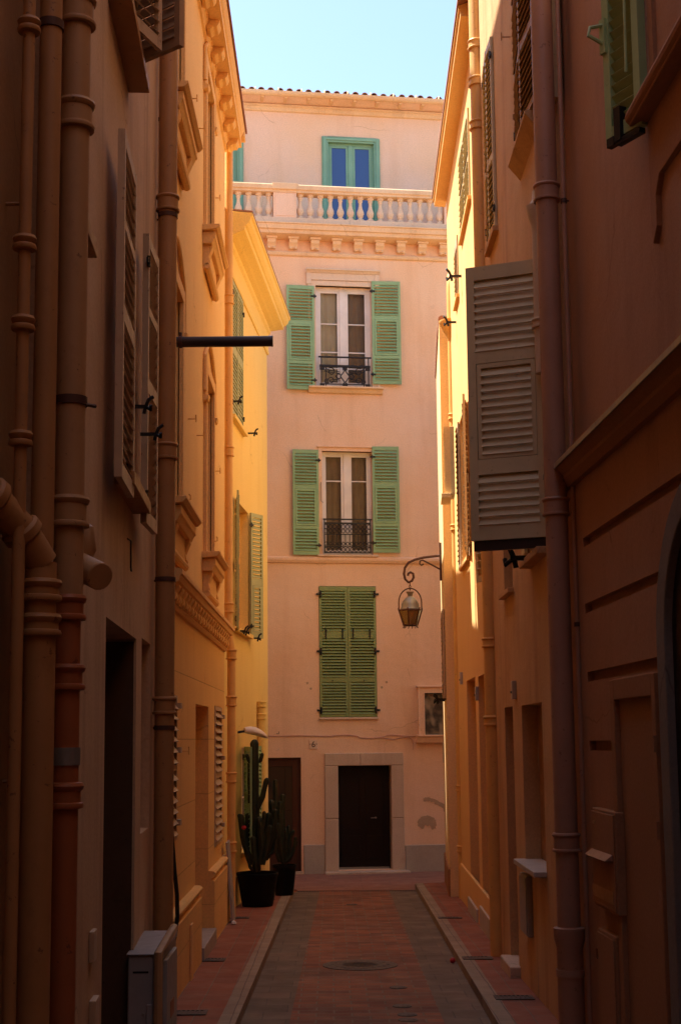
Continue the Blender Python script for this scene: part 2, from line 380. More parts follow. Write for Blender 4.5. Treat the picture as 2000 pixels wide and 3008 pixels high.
def casement(Wl, s0, s1, z0, z1, y, fmat, gmats, bars=(.33, .66), fw=.06, mull=.10, name='window', sash=.05):
    """two-leaf window set at depth y; returns the frame part with its panes below it"""
    mb = MB(); e = .002
    mb.box(s0-e, s0+fw, y, y+.07, z0-e, z1+e).box(s1-fw, s1+e, y, y+.07, z0-e, z1+e)
    mb.box(s0+fw, s1-fw, y, y+.07, z1-fw, z1+e).box(s0+fw, s1-fw, y, y+.07, z0-e, z0+fw)
    c = (s0+s1)/2; mb.box(c-mull/2, c+mull/2, y-.015, y+.055, z0+fw, z1-fw)
    cells = []
    for a, b in ((s0+fw, c-mull/2), (c+mull/2, s1-fw)):
        mb.box(a, a+sash, y+.008, y+.05, z0+fw, z1-fw).box(b-sash, b, y+.008, y+.05, z0+fw, z1-fw)
        mb.box(a+sash, b-sash, y+.008, y+.05, z0+fw, z0+fw+sash*1.4).box(a+sash, b-sash, y+.008, y+.05, z1-fw-sash, z1-fw)
        for t in bars:
            zz = z0+(z1-z0)*t; mb.box(a+sash, b-sash, y+.012, y+.045, zz-.014, zz+.014)
        cells.append((a+sash, b-sash))
    wo = obj(name, mb, fmat, Wl.e, bev=.004)
    for i, (a, b) in enumerate(cells):
        obj('pane', MB().box(a-.006, b+.006, y+.026, y+.032, z0+fw+sash, z1-fw-sash+.006), gmats[i % len(gmats)], wo)
    return wo
def downpipe(name, label, path, r, mat, collars=(), clips=(), wallv=None, cmat=None, group=None, cone=(), n=18, ch=.10):
    """path in world space; collars/clips are heights"""
    base = Vector(path[0] if path[0][2] < path[-1][2] else path[-1])
    t = empty(name, base, label, 'downpipe', 0, group); L = [Vector(p)-base for p in path]
    obj('pipe', MB().tube(L, r, n), mat, t, True)
    def xat(z):
        for a, b in zip(L, L[1:]):
            lo, hi = sorted((a.z, b.z))
            if lo-1e-6 <= z-base.z <= hi+1e-6 and hi-lo > 1e-6:
                return a.lerp(b, (z-base.z-a.z)/(b.z-a.z))
        return Vector((L[0].x, L[0].y, z-base.z))
    for z in collars:
        c = xat(z); q = r
        obj('collar', MB().lathe([(q+.002, 0), (q+.022, .003), (q+.026, .014), (q+.022, .026), (q+.012, .03), (q+.012, ch-.04), (q+.02, ch-.034), (q+.026, ch-.018), (q+.02, ch-.004), (q+.004, ch)], c-Vector((0, 0, ch/2)), n), cmat or mat, t, True)
    for z in clips:
        c = xat(z); mb = MB().lathe([(r+.001, -.02), (r+.008, -.02), (r+.008, .02), (r+.001, .02)], c, n)
        if wallv is not None: mb.tube([c, c+Vector(wallv)], .009, 6)
        obj('bracket', mb, M['rust'], t, True)
    return t
def hook(Wl, s, z, mat, kind='c'):
    """small iron holdfast fixed to the wall, a part of it"""
    if kind == 'c': pts = [(s, 0, z), (s, -.06, z), (s+.02, -.085, z+.01), (s+.02, -.085, z+.06), (s+.005, -.07, z+.07)]
    elif kind == 't': pts = [(s, .01, z), (s, -.10, z), (s, -.10, z+.05), (s, -.10, z-.04)]
    else: pts = [(s, .01, z), (s, -.05, z), (s+.05, -.06, z), (s+.05, -.06, z+.05)]
    obj('wall_hook', MB().tube(pts, .008, 6), mat, Wl.e, True)
def shutter_dog(Wl, s, z, sc=1., y=0., mat=None):
    mb = MB()
    mb.box(s-.012*sc, s+.012*sc, y-.13*sc, y+.01, z-.012*sc, z+.012*sc)
    mb.tube([(s, y-.10*sc, z-.05*sc), (s, y-.11*sc, z), (s, y-.13*sc, z+.05*sc), (s+.02*sc, y-.16*sc, z+.075*sc)], .014*sc, 7)
    mb.tube([(s, y-.11*sc, z), (s-.03*sc, y-.15*sc, z-.03*sc), (s-.05*sc, y-.15*sc, z+.0)], .013*sc, 7)
    return obj('shutter_dog', mb, mat or M['iron'], Wl.e, True)

# ------------------------------------------------------------------ ground
YE, YB = 28.6, -14.0
def gz(y): return .25-.02*(min(max(y, -2), YE)-13.5)
def kl(y): return -.92+.0105*(min(y, 29)-14.)          # road-side edge of the kerbs
def kr(y): return 1.525+.0095*(min(y, 29)-14.)
def strip(name, xa, xb, dz, mat, y0=YB, y1=YE, step=1.0, thick=None):
    mb = MB(); ys = [y0+(y1-y0)*i/int((y1-y0)/step+1) for i in range(int((y1-y0)/step+1)+1)]
    for a, b in zip(ys, ys[1:]):
        p = [(xa(a), a, gz(a)+dz), (xb(a), a, gz(a)+dz), (xb(b), b, gz(b)+dz), (xa(b), b, gz(b)+dz)]
        mb.face(p)
        if thick:
            mb.face([(p[0][0], a, gz(a)+dz), (p[3][0], b, gz(b)+dz), (p[3][0], b, gz(b)+dz-thick), (p[0][0], a, gz(a)+dz-thick)])
            mb.face([(p[1][0], a, gz(a)+dz), (p[2][0], b, gz(b)+dz), (p[2][0], b, gz(b)+dz-thick), (p[1][0], a, gz(a)+dz-thick)])
    if thick:
        a, b = y0, y1
        for y in (a, b): mb.face([(xa(y), y, gz(y)+dz), (xb(y), y, gz(y)+dz), (xb(y), y, gz(y)+dz-thick), (xa(y), y, gz(y)+dz-thick)])
    return struct(obj(name, mb, mat))
KW, KH = .17, .11
struct(obj('ground', MB().box(-400, 400, -400, 400, -1.2, -.30), M['asphalt']))
strip('road_gutter_slabs', lambda y: kl(y)-.02, lambda y: kr(y)+.02, 0., M['slab'])
bl = lambda y: -.44+.012*(y-14); br = lambda y: 1.07+.0035*(y-14)
strip('road_brick_centre', bl, br, .004, M['brick_road'])
strip('pavement_left', lambda y: -2.3, lambda y: kl(y)-KW+.01, KH-.004, M['tile_pave'], y1=28.2)
strip('pavement_right', lambda y: kr(y)+KW-.01, lambda y: 3.2, KH-.004, M['tile_pave'], y1=28.9)
strip('kerb_left', lambda y: kl(y)-KW, lambda y: kl(y), KH, M['kerb'], thick=.25, y1=28.2)
strip('kerb_right', lambda y: kr(y), lambda y: kr(y)+KW, KH, M['kerb'], thick=.25, y1=28.9)
# the lane at the end runs across
zc = gz(YE)
mb = MB(); mb.box(-30, 30, YE, 38, zc-.4, zc+.012); struct(obj('cross_lane', mb, M['pink_pave']))
mb = MB()
mb.prism([(-14, 28.2, zc+KH-.004), (-.88, 28.2, zc+KH-.004), (-.72, 28.6, zc+.03), (-14, 29.6, zc+.03)], (0, 0, -.3))
struct(obj('pavement_corner_left', mb, M['tile_pave']))
mb = MB(); mb.prism([(1.80, 28.9, zc+KH-.002), (14, 28.9, zc+KH-.002), (14, 29.9, zc+.03), (2.3, 29.9, zc+.03), (1.85, 29.3, zc+.05)], (0, 0, -.3))
struct(obj('pavement_corner_right', mb, M['tile_pave']))
mb = MB()
for i in range(44):
    x = -.70+i*.055; mb.box(x, x+.03, YE-.16, YE-.06, zc+.0045, zc+.012)
tag(obj('drain_channel', mb, M['castiron']), 'slotted iron drain channel across the brick lane end', 'drain')

# ================================================================== house closing the lane
F = Wall((.24, 32.2), R(7.8), 'pink_house', 'tall peach house closing the lane, with a balustrade and terrace storey on top', 'house')
sL, sR = -26., 26.
A_, B_, C_ = F.rect(727, 660, 855, 893), F.rect(742, 1040, 857, 1278), F.rect(735, 1350, 867, 1652)
DO = F.rect(779, 1763, 901, 2003); DL = F.rect(600, 1745, 694, 2008)
zct = F.px(800, 533)[1]; zcb = F.px(800, 594)[1]
FB = zc-.3
holes = [(*A_, .22), (*B_, .22), (*C_, .12), (*DO, .30), (*DL, .16)]
obj('wall', wall_mesh(sL, sR, FB, zct-.02, holes, D=7.), M['facade'], F.e)
# cornice: stepped profile (y outwards is negative)
h = zct-zcb
P1 = [(0, zct-h*.42), (-.10, zct-h*.42), (-.36, zct-h*.36), (-.38, zct-h*.24), (-.42, zct-h*.22), (-.44, zct-h*.06), (-.47, zct-h*.04), (-.47, zct), (0, zct)]
obj('cornice', MB().prism_x(P1, sL, sR), M['stone_trim'], F.e, bev=.006)
P2 = [(0, zcb-.02), (-.05, zcb), (-.07, zcb+h*.08), (-.05, zcb+h*.14), (0, zcb+h*.16)]
obj('lower_moulding', MB().prism_x(P2, sL, sR), M['stone_trim'], F.e)
mz1, mz0 = zct-h*.40, zcb+h*.22
md = MB().box(-.13, .13, -.24, 0, mz1-.05, mz1+.004).prism_x([(0, mz0), (-.10, mz0), (-.13, mz0+.06), (-.19, mz0+.12), (-.21, mz1-.052), (0, mz1-.052)], -.10, .10)
md.lathe([(.03, -.02), (.03, .02)], (-.06, -.12, mz0), 8, 'x').lathe([(.03, -.02), (.03, .02)], (.06, -.12, mz0), 8, 'x')
m0 = obj('modillion', md, M['stone_trim'], F.e, bev=.006)
sm = F.px(825, 566, .15)[0]
for k in range(-8, 11):
    if k == 0: m0.location = (sm, 0, 0)
    else: copyto(m0, F.e, (sm+k*.522, 0, 0))
# balustrade on the cornice
yb = -.18
zr1 = F.px(840, 437, .2)[1]; zr0 = F.px(840, 455, .2)[1]; zb1 = F.px(840, 512, .2)[1]
obj('balustrade_rail', MB().prism_x([(yb-.14, zr0), (yb-.14, zr0+.05), (yb-.17, zr0+.07), (yb-.17, zr1-.03), (yb-.15, zr1), (yb+.15, zr1), (yb+.17, zr1-.03), (yb+.17, zr0+.07), (yb+.14, zr0+.05), (yb+.14, zr0)], sL, sR), M['stone_trim'], F.e)
obj('balustrade_base', MB().prism_x([(yb-.14, zct), (yb-.14, zb1), (yb+.14, zb1), (yb+.14, zct)], sL, sR), M['pale_trim'], F.e, bev=.006)
hb = zr0-zb1; hs = hb/.62
prof = [(.085, 0), (.085, .06), (.05, .08), (.045, .10), (.06, .12), (.088, .20), (.085, .25), (.055, .32), (.04, .40), (.04, .48), (.055, .50), (.055, .53), (.045, .54), (.075, .57), (.08, .62)]
bal0 = obj('baluster', MB().lathe([(r_, z_*hs) for r_, z_ in prof], (0, 0, 0), 14), M['pale_trim'], F.e, True)
p1a, p1b = F.px(629, 490, .2)[0], F.px(682, 490, .2)[0]; p2a = F.px(1021, 490, .2)[0]
per = p2a-p1a; first = True
for q in (-1, 0, 1):
    a, b = p1a+q*per, p1b+q*per
    obj('balustrade_pier', MB().box(a, b, yb-.125, yb+.125, zb1, zr0).box(a+.05, b-.05, yb-.135, yb+.12, zb1+.04, zr0-.03), M['facade_attic'], F.e, bev=.006)
    obj('pier_cap', MB().box(a-.03, b+.03, yb-.19, yb+.19, zr0+.06, zr1+.02), M['stone_trim'], F.e, bev=.01)
    for k in range(15):
        s = b+.10+(per-(b-a)-.20)*k/14.
        if not (-3.2 < s < 5.5): continue
        if first: bal0.location = (s, yb, zb1); first = False
        else: copyto(bal0, F.e, (s, yb, zb1), random.random())
# terrace storey
AY = .95
za1 = F.px(800, 262, -AY)[1]
AW = F.rect(746, 322, 870, 520, -AY); AW = (AW[0], AW[1], zct+.02, AW[3]); AW2 = (AW[0]-3.42, AW[1]-3.42, AW[2], AW[3]-.02)
aw = wall_mesh(sL, sR, zct-.02, za1+.15, [(*AW, .12), (*AW2, .12)], D=6.)
for v in aw.b.verts: v.co.y += AY
obj('attic_wall', aw, M['facade_attic'], F.e)
for q in (AW, AW2):
    a, b, c, d = q; mb = MB()
    mb.box(a-.05, a+.10, AY-.05, AY+.10, c, d+.04).box(b-.10, b+.05, AY-.05, AY+.10, c, d+.04).box(a+.10, b-.10, AY-.05, AY+.10, d-.10, d+.04)
    mb.box(a-.02, a+.05, AY-.075, AY-.05, c, d+.01).box(b-.05, b+.02, AY-.075, AY-.05, c, d+.01).box(a+.05, b-.05, AY-.075, AY-.05, d-.055, d+.01)
    obj('window_surround', mb, M['sh_blue_green'], F.e, bev=.006)
    wo = casement(F, a+.10, b-.10, c, d-.10, AY+.05, M['sh_blue_green'], [M['glass_sky_tint']], (), .05, .11, sash=.06)
    zz = c+(d-c)*.55
    for x0, x1 in ((a+.21, (a+b)/2-.115), ((a+b)/2+.115, b-.21)): obj('glazing_bar', MB().box(x0, x1, AY+.06, AY+.085, zz-.012, zz+.012), M['white'], wo)
# roof edge of the terrace storey
ge = F.px(800, 226, -AY+.42); zg = ge[1]
obj('eave_moulding', MB().prism_x([(AY, za1-.06), (AY-.05, za1-.04), (AY-.08, za1+.04), (AY-.12, za1+.06), (AY-.12, za1+.10), (AY, za1+.10)], sL, sR), M['stone_trim'], F.e)
obj('soffit', MB().prism_x([(AY-.36, zg-.02), (AY-.36, zg+.02), (AY+.02, za1+.22), (AY+.02, za1+.10)], sL, sR), M['facade_attic'], F.e)
raft0 = None
for k in range(-9, 14):
    s = F.px(825, 236, -AY+.3)[0]+k*.575-.1
    if raft0 is None: raft0 = obj('rafter_end', MB().box(-.04, .04, AY-.40, AY-.02, zg-.075, zg-.02), M['stone_trim'], F.e, bev=.006, loc=(s, 0, 0))
    else: copyto(raft0, F.e, (s, 0, 0))
mb = MB(); gp = [(AY-.42+.10*math.cos(t), zg+.06+.10*math.sin(t)) for t in [math.pi+math.pi*i/10 for i in range(11)]]
gp += [(p[0]*.0+AY-.42+.085*math.cos(t), zg+.06+.085*math.sin(t)) for p, t in [((0,), 2*math.pi-math.pi*i/10) for i in range(11)]]
mb.prism_x(gp, sL, sR)
for k in range(-14, 16): mb.lathe([(.103, -.012), (.108, 0), (.103, .012)], (F.px(800, 226, -AY+.4)[0]+k*.575, AY-.42, zg+.06), 16, 'x')
obj('gutter', mb, M['stone_trim'], F.e, True)
def barrel_roof(s0, s1, y0, z0, run, rise, pitch=.235, rad=.085):
    mb = MB(); n = int((s1-s0)/pitch)
    for k in range(n):
        c = s0+pitch*(k+.5); jz = random.uniform(-.006, .006)
        for sgn, r_, dz in ((1, rad, .0), (-1, rad*.8, .03)):
            cc = c if sgn > 0 else c+pitch/2
            rows = 6
            for j in range(rows):
                t0, t1 = j/rows, (j+1)/rows+.02
                ring = []
                for t, rr in ((t0, r_), (t1, r_*.86)):
                    arc = []
                    for i in range(9):
                        a = math.pi*i/8
                        arc.append((cc+rr*math.cos(a), y0+run*t, z0+rise*t+dz+jz+sgn*rr*math.sin(a)))
                    for i in range(9):
                        a = math.pi*(8-i)/8; r2 = rr-.014
                        arc.append((cc+r2*math.cos(a), y0+run*t, z0+rise*t+dz+jz+sgn*r2*math.sin(a)))
                    ring.append(arc)
                mb.rings(ring)
    return mb
mb = barrel_roof(-8., 10., AY-.40, zg+.10, 3.2, 1.0)
mb.prism([(sL, AY-.36, zg+.03), (sR, AY-.36, zg+.03), (sR, AY+5.8, zg+2.03), (sL, AY+5.8, zg+2.03)], (0, 0, -.04))
obj('roof', mb, M['tile_roof'], F.e, True)

# windows of the pink house
obj('curtain', MB().prism_x([(.42+.02*math.sin(i*1.3), 0) for i in range(2)]+[(.44, 0)], 0, .01), M['curtain'], F.e).location = (A_[0]+.1, 0, -5) if False else (A_[0], 0, A_[2])
def curtain(Wl, s0, s1, z0, z1, y, mat):
    mb = MB(); n = max(8, int((s1-s0)/.03)); pr = []
    for i in range(n+1): pr.append((s0+(s1-s0)*i/n, y+.018*math.sin(i*1.1)))
    pts = [(a, b, z0) for a, b in pr] + [(a, b+.008, z0) for a, b in reversed(pr)]
    mb.prism(pts, (0, 0, z1-z0)); return obj('curtain', mb, mat, Wl.e, True)
bpy.data.objects.remove(bpy.data.objects['curtain'])
cA = (A_[0]+A_[1])/2
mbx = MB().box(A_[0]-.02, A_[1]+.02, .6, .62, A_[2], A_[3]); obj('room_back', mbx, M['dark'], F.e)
curtain(F, A_[0]+.02, cA-.01, A_[2], A_[3], .26, M['curtain']); curtain(F, cA+.06, A_[1]-.02, A_[2], A_[3], .30, M['curtain_dim'])
casement(F, *A_, .13, M['white'], [M['glass'], M['glass']], (.20, .36, .64), .08, .15, sash=.055)
curtain(F, B_[0]+.02, B_[1]-.02, B_[2], B_[3], .28, M['curtain_dim'])
casement(F, *B_, .13, M['white'], [M['glass'], M['glass']], (.72,), .05, .13, sash=.06)
# surround of the upper window
ex = F.rect(707, 632, 873, 905); a, b, c, d = A_
mb = MB(); mb.box(a-.15, a, -.03, .1, c, d+.12).box(b, b+.15, -.03, .1, c, d+.12).box(a, b, -.03, .1, d, d+.12)
mb.box(a-.19, a-.13, -.05, .0, c, d+.15).box(b+.13, b+.19, -.05, .0, c, d+.15)
obj('window_surround', mb, M['pale_trim'], F.e, bev=.006)
mb = MB(); zt = d+.40
mb.box(ex[0], ex[1], -.05, 0, d+.13, zt-.10).prism_x([(0, zt-.10), (-.06, zt-.10), (-.10, zt-.05), (-.13, zt-.04), (-.13, zt), (0, zt+.01)], ex[0]-.02, ex[1]+.02)
mb.box(ex[0]-.01, ex[0]+.10, -.065, 0, d+.02, zt-.101).box(ex[1]-.10, ex[1]+.01, -.065, 0, d+.02, zt-.101)
obj('window_hood', mb, M['pale_trim'], F.e, bev=.006)
mb = MB().prism_x([(0, c-.16), (-.06, c-.14), (-.10, c-.06), (-.16, c-.04), (-.16, c), (0, c+.01)], ex[0]+.02, ex[1]+.06)
obj('window_sill', mb, M['stone_trim'], F.e, bev=.006)
def pnl(ht): return [(ht*.045, ht*.325), (ht*.355, ht*.70), (ht*.735, ht*.965)]
for (X0, Y0, X1, Y1, mir, fl) in ((660, 658, 724, 897, 0, 1), (857, 649, 922, 885, 0, 1), (674, 1036, 734, 1278, 0, 1), (858, 1029, 919, 1273, 0, 1)):
    a, b, c, d = F.rect(X0, Y0, X1, Y1, .06); ht = d-c
    left = X0 < 700
    pn = [(ht*.035, ht*.245), (ht*.275, ht*.625), (ht*.665, ht*.965)]
    leaf(F, b if left else a, -.06, c, b-a, ht, pn, M['sh_green'], R(3 if left else -3), mirror=left, flap=1, pitch=.074)
# window B surround and sill
a, b, c, d = B_
mb = MB().box(a-.09, a, -.02, .1, c, d+.09).box(b, b+.09, -.02, .1, c, d+.09).box(a, b, -.02, .1, d, d+.09).box(a-.12, b+.12, -.05, 0, d+.09, d+.13)
obj('window_surround', mb, M['facade'], F.e, bev=.006)
obj('window_sill', MB().box(a-.12, b+.12, -.09, .1, c-.05, c-.003), M['pale_trim'], F.e, bev=.008)
z1, z0 = F.px(800, 1283)[1], F.px(800, 1298)[1]
obj('string_course', MB().prism_x([(0, z0), (-.04, z0+.01), (-.07, z0+.07), (-.07, z1-.03), (-.04, z1), (0, z1)], sL, sR), M['facade'], F.e)
# closed shutters
a, b, c, d = C_; ht = d-c-.02; wd = (b-a)/2-.012
pn = [(ht*.02, ht*.265), (ht*.30, ht*.60), (ht*.655, ht*.965)]
for mir, s in ((False, a+.008), (True, b-.008)):
    o = leaf(F, s, .0, c+.01, wd, ht, pn, M['sh_olive'], mirror=mir, flap=None, pitch=.066, hinges=False)
    sg = -1 if mir else 1
    for zz in (ht*.05, ht*.5, ht*.94):
        mb = MB().box(-.07*sg, .05*sg, -.045, -.018, zz-.022, zz+.022).lathe([(.022, zz-.08), (.026, zz), (.022, zz+.08)], (.03*sg, -.03, 0), 8)
        obj('hinge', mb, M['iron'], o)
    for x in (.15, wd-.12):
        mb = MB().box(x*sg-.014, x*sg+.014, -.04, -.018, ht*.595, ht*.655).lathe([(.02, ht*.655), (.018, ht*.67)], (x*sg, -.03, 0), 8)
        obj('bolt', mb, M['iron'], o)
    obj('latch_knob', MB().lathe([(.0, -.04), (.014, -.036), (.014, -.016)], (wd*.45*sg, 0, ht*.275), 8, 'y'), M['iron'], o)
obj('window_sill', MB().box(a-.02, b+.02, -.06, .1, c-.045, c-.003), M['pale_trim'], F.e, bev=.006)
# iron balconettes
def scroll(cx, cz, r, turns=1.25, a0=0., sg=1, n=18, y=0.):
    return [(cx+sg*(r*(1-.75*i/n))*math.cos(a0+turns*2*math.pi*i/n), y, cz+(r*(1-.75*i/n))*math.sin(a0+turns*2*math.pi*i/n)) for i in range(n+1)]
ra = F.rect(735, 822, 853, 893, .08); a, b, c, d = ra; y = -.09
mb = MB(); mb.box(a-.02, b+.02, y-.025, y+.025, d-.03, d)
zt = d-.21; mb.box(a+.01, b-.01, y-.03, y+.03, zt-.05, zt).box(a+.03, b-.03, y-.012, y+.012, c+.07, c+.09)
for s in (a+.05, a+.16, b-.16, b-.05): mb.box(s-.012, s+.012, y-.012, y+.012, c, zt if a+.1 < s < b-.1 else d)
for s, z in ((a+.07, c+.04), (b-.07, c+.04), ((a+b)/2, c+.05), (a+.07, zt-.07), (b-.07, zt-.07), ((a+b)/2, zt-.07)): mb.box(s-.055, s+.055, y-.02, y+.02, z-.05, z+.05)
cx, cz = (a+b)/2, (c+zt)/2
for sg in (1, -1):
    for zz in (-.15, -.10, .10, .15): mb.tube([(cx+sg*.12, y, cz+zz*.7), (cx+sg*.4, y, cz+zz)], .009, 6)
    for up in (1, -1):
        mb.tube(scroll(cx+sg*.33, cz+up*.11, .10, 1.2, up*1.0, sg, y=y), .012, 6); mb.tube(scroll(cx+sg*.44, cz+up*.13, .06, 1.2, -up*1.0, -sg, y=y), .011, 6)
        mb.tube([(cx, y, cz+up*.15), (cx+sg*.11, y, cz)], .014, 6)
        mb.tube([(cx+sg*.10, y, cz+up*.04), (cx+sg*.17, y, cz+up*.06), (cx+sg*.22, y, cz)], .014, 6)
    mb.tube([(cx+sg*.02, y, cz+.15), (cx+sg*.06, y, cz+.22), (cx, y, cz+.25)], .012, 6); mb.tube([(cx+sg*.02, y, cz-.15), (cx+sg*.06, y, cz-.22), (cx, y, cz-.25)], .012, 6)
obj('balcony_railing', mb, M['iron'], F.e, True)
ra = F.rect(746, 1195, 854, 1274, .08); a, b, c, d = ra
mb = MB(); mb.box(a-.02, b+.02, y-.025, y+.025, d-.03, d); mb.box(a, b, y-.02, y+.02, d-.13, d-.09).box(a, b, y-.015, y+.015, d-.38, d-.36).box(a, b, y-.015, y+.015, c+.14, c+.16).box(a, b, y-.02, y+.02, c, c+.02)
mb.box(a, a+.025, y-.015, y+.015, c, d).box(b-.025, b, y-.015, y+.015, c, d)
n = 11
for i in range(1, n): s = a+(b-a)*i/n; mb.box(s-.008, s+.008, y-.008, y+.008, c+.16, d-.38)
for i in range(n):
    s = a+(b-a)*(i+.5)/n; rr = (b-a)/n*.42
    for zz, r2 in ((c+.08, rr), (d-.19, rr), (d-.29, rr), (c+.22, rr*.8)):
        mb.tube([(s+r2*math.cos(t*math.pi/5), y, zz+r2*math.sin(t*math.pi/5)*1.2) for t in range(11)], .009, 5)
obj('balcony_railing', mb, M['iron'], F.e, True)
obj('window_hook', MB().tube([(B_[0]-.03, -.03, B_[3]-.75), (B_[0]-.03, -.05, B_[3]-1.2), (B_[0]+.02, -.05, B_[3]-1.24)], .008, 6), M['zinc'], F.e, True)

# doors of the pink house
a, b, c, d = DO; xo0, xo1 = F.px(748, 1880)[0], F.px(930, 1880)[0]; zl = F.px(838, 1734)[1]
mb = MB()
for s0, s1 in ((xo0, a), (b, xo1)):
    zs = [c-.1, c+(d-c)*.5+random.uniform(-.1, .1), d]
    for u, v in zip(zs, zs[1:]): mb.box(s0, s1, -.05, .28, u+.003, v-.003)
for u, v in ((xo0, (a+b)/2-.1), ((a+b)/2-.1, xo1)): mb.box(u+.002, v-.002, -.052, .28, d, zl)
obj('stone_surround', mb, M['limestone'], F.e, bev=.015)
mb = MB().box(a-.01, b+.01, .20, .26, c-.02, d+.01)
dr = obj('door', mb, M['door_dark'], F.e)
cx = (a+b)/2
for s0, s1 in ((a+.10, cx-.05), (cx+.05, b-.10)):
    for u, v in ((c+.22, c+.75), (c+.87, d-.25)):
        mb = MB().box(s0, s1, .188, .20, u, u+.035).box(s0, s1, .188, .20, v-.035, v).box(s0, s0+.035, .188, .20, u+.035, v-.035).box(s1-.035, s1, .188, .20, u+.035, v-.035)
        obj('panel_moulding', mb, M['door_dark'], dr)
obj('kick_plate', MB().box(a+.03, b-.03, .185, .20, c+.0, c+.045), M['zinc'], dr)
obj('door_handle', MB().lathe([(.012, .12), (.012, .16), (.022, .16), (.022, .20)], (cx+.28, 0, c+1.15), 10, 'y').tube([(cx+.28, .12, c+1.15), (cx+.16, .12, c+1.15)], .011, 7), M['zinc'], dr, True)
obj('door_step', MB().box(xo0-.03, xo1+.08, -.32, .1, FB, c-.02), M['limestone'], F.e, bev=.02)
a, b, c, d = DL; mb = MB().box(a-.01, a+.1, .1, .16, c, d+.01).box(b-.07, b+.01, .1, .16, c, d+.01).box(a+.1, b-.07, .1, .16, d-.07, d+.01)
mb.box(a+.1, b-.07, .11, .15, c, c+.62).box(a+.1, a+.2, .11, .15, c+.62, d-.07).box(b-.19, b-.07, .105, .15, c+.62, d-.07).box(a+.2, b-.19, .11, .15, c+.62, c+.78).box(a+.2, b-.19, .11, .15, d-.20, d-.07)
dr = obj('door', mb, M['door_red'], F.e, bev=.006)
obj('pane', MB().box(a+.19, b-.18, .125, .135, c+.77, d-.19), M['glass_dark'], dr)
obj('panel_moulding', MB().box(b-.42, b-.16, .098, .11, c+.12, c+.5).box(b-.39, b-.19, .09, .098, c+.16, c+.46), M['door_red'], dr, bev=.004)
obj('window_grille', MB().box(a+.19, b-.18, .112, .122, c+1.35, c+1.37).box(b-.36, b-.35, .112, .122, c+.78, d-.2), M['iron'], dr)
obj('door_step', MB().box(a-.05, b+.03, -.04, .12, FB, c), M['limestone'], F.e, bev=.01)
# plinths, plaque, niche, cables, damage
for X0, X1 in ((700, 748), (933, 1200)):
    s0, s1, z0, z1 = F.rect(X0, 1947, X1, 2012)
    obj('plinth', MB().box(s0, s1, -.035, .02, FB, F.px(X0, 1946)[1]), M['grey_plinth'], F.e, bev=.015)
s0, s1, z0, z1 = F.rect(712, 1704.5, 731, 1725)
pl = obj('house_number_plate', MB().box(s0, s1, -.02, 0, z0, z1), M['pale_trim'], F.e, bev=.008)
def text_mesh(body, size):
    cu = bpy.data.curves.new('t', 'FONT'); cu.body = body; cu.size = size; cu.align_x = 'CENTER'; cu.align_y = 'CENTER'; cu.extrude = .002
    to = bpy.data.objects.new('t', cu); COL.objects.link(to); dg = bpy.context.evaluated_depsgraph_get()
    me = bpy.data.meshes.new_from_object(to.evaluated_get(dg)); bpy.data.objects.remove(to); return me
me = text_mesh('\u00b76\u00b7', .19); me.materials.append(M['steel'])
t = obj('lettering', me, None, pl, loc=((s0+s1)/2, -.022, (z0+z1)/2)); t.rotation_euler = (R(90), 0, 0)
s0, s1, z0, z1 = F.rect(961, 1583, 1078, 1692)
mb = MB(); q = .15
mb.box(s0, s0+q, -.10, 0, z0, z1).box(s1-q, s1, -.10, 0, z0, z1).box(s0+q, s1-q, -.10, 0, z1-.13, z1).box(s0-.03, s1+.03, -.13, 0, z1, z1+.035)
mb.box(s0, s0+.03, -.12, -.1, z0, z1).box(s0+q-.03, s0+q, -.115, -.1, z0, z1-.13)
ni = obj('niche_frame', mb, M['facade'], F.e, bev=.006)
obj('niche_sill', MB().prism_x([(0, z0-.20), (-.12, z0-.18), (-.16, z0-.05), (-.2, z0-.035), (-.2, z0), (0, z0)], s0-.05, s1+.05), M['facade'], F.e, bev=.006)
m, nt, bs = newmat('old_painting'); tc = N(nt, 'ShaderNodeTexCoord').outputs['Object']
c_ = mixc(nt, ramp(nt, noise(nt, tc, 4.5, 3, .5), .45, .62), (.05, .04, .03), (.16, .13, .08))
c_ = mixc(nt, ramp(nt, noise(nt, tc, 3.2, 2, .4, (1, 1, .7)), .55, .66), c_, (.30, .24, .16))
c_ = mixc(nt, ramp(nt, noise(nt, tc, 6.2, 3, .5, (1, 1, 1.4)), .60, .7), c_, (.10, .05, .05))
nt.links.new(c_, bs.inputs['Base Color']); bs.inputs['Roughness'].default_value = .35; M['painting'] = m
obj('painting', MB().box(s0+q, s1-q, -.03, .0, z0, z1-.13), M['painting'], ni)
pts = []
for i in range(60):
    X = 612+i*7.0; Y = 1694.5+2.2*math.sin(i*.42)*(1 if 20 < i < 46 else .25)+(3.5 if 30 < i < 40 else 0); s, z = F.px(X, Y, .02); pts.append((s, -.018, z))
obj('cable', MB().tube(pts, .011, 6), M['cable_pink'], F.e, True)
pts = [(F.px(X, Y, .02)[0], -.02, F.px(X, Y, .02)[1]) for X, Y in ((880, 1699), (905, 1703), (925, 1698), (941, 1697), (949, 1703), (952, 1715), (951, 1727))]
obj('cable', MB().tube(pts, .009, 6), M['cable_pink'], F.e, True)
hook(F, *F.px(637, 1690), M['iron'], 'h'); hook(F, *F.px(637, 1727), M['pale_trim'], 'h')
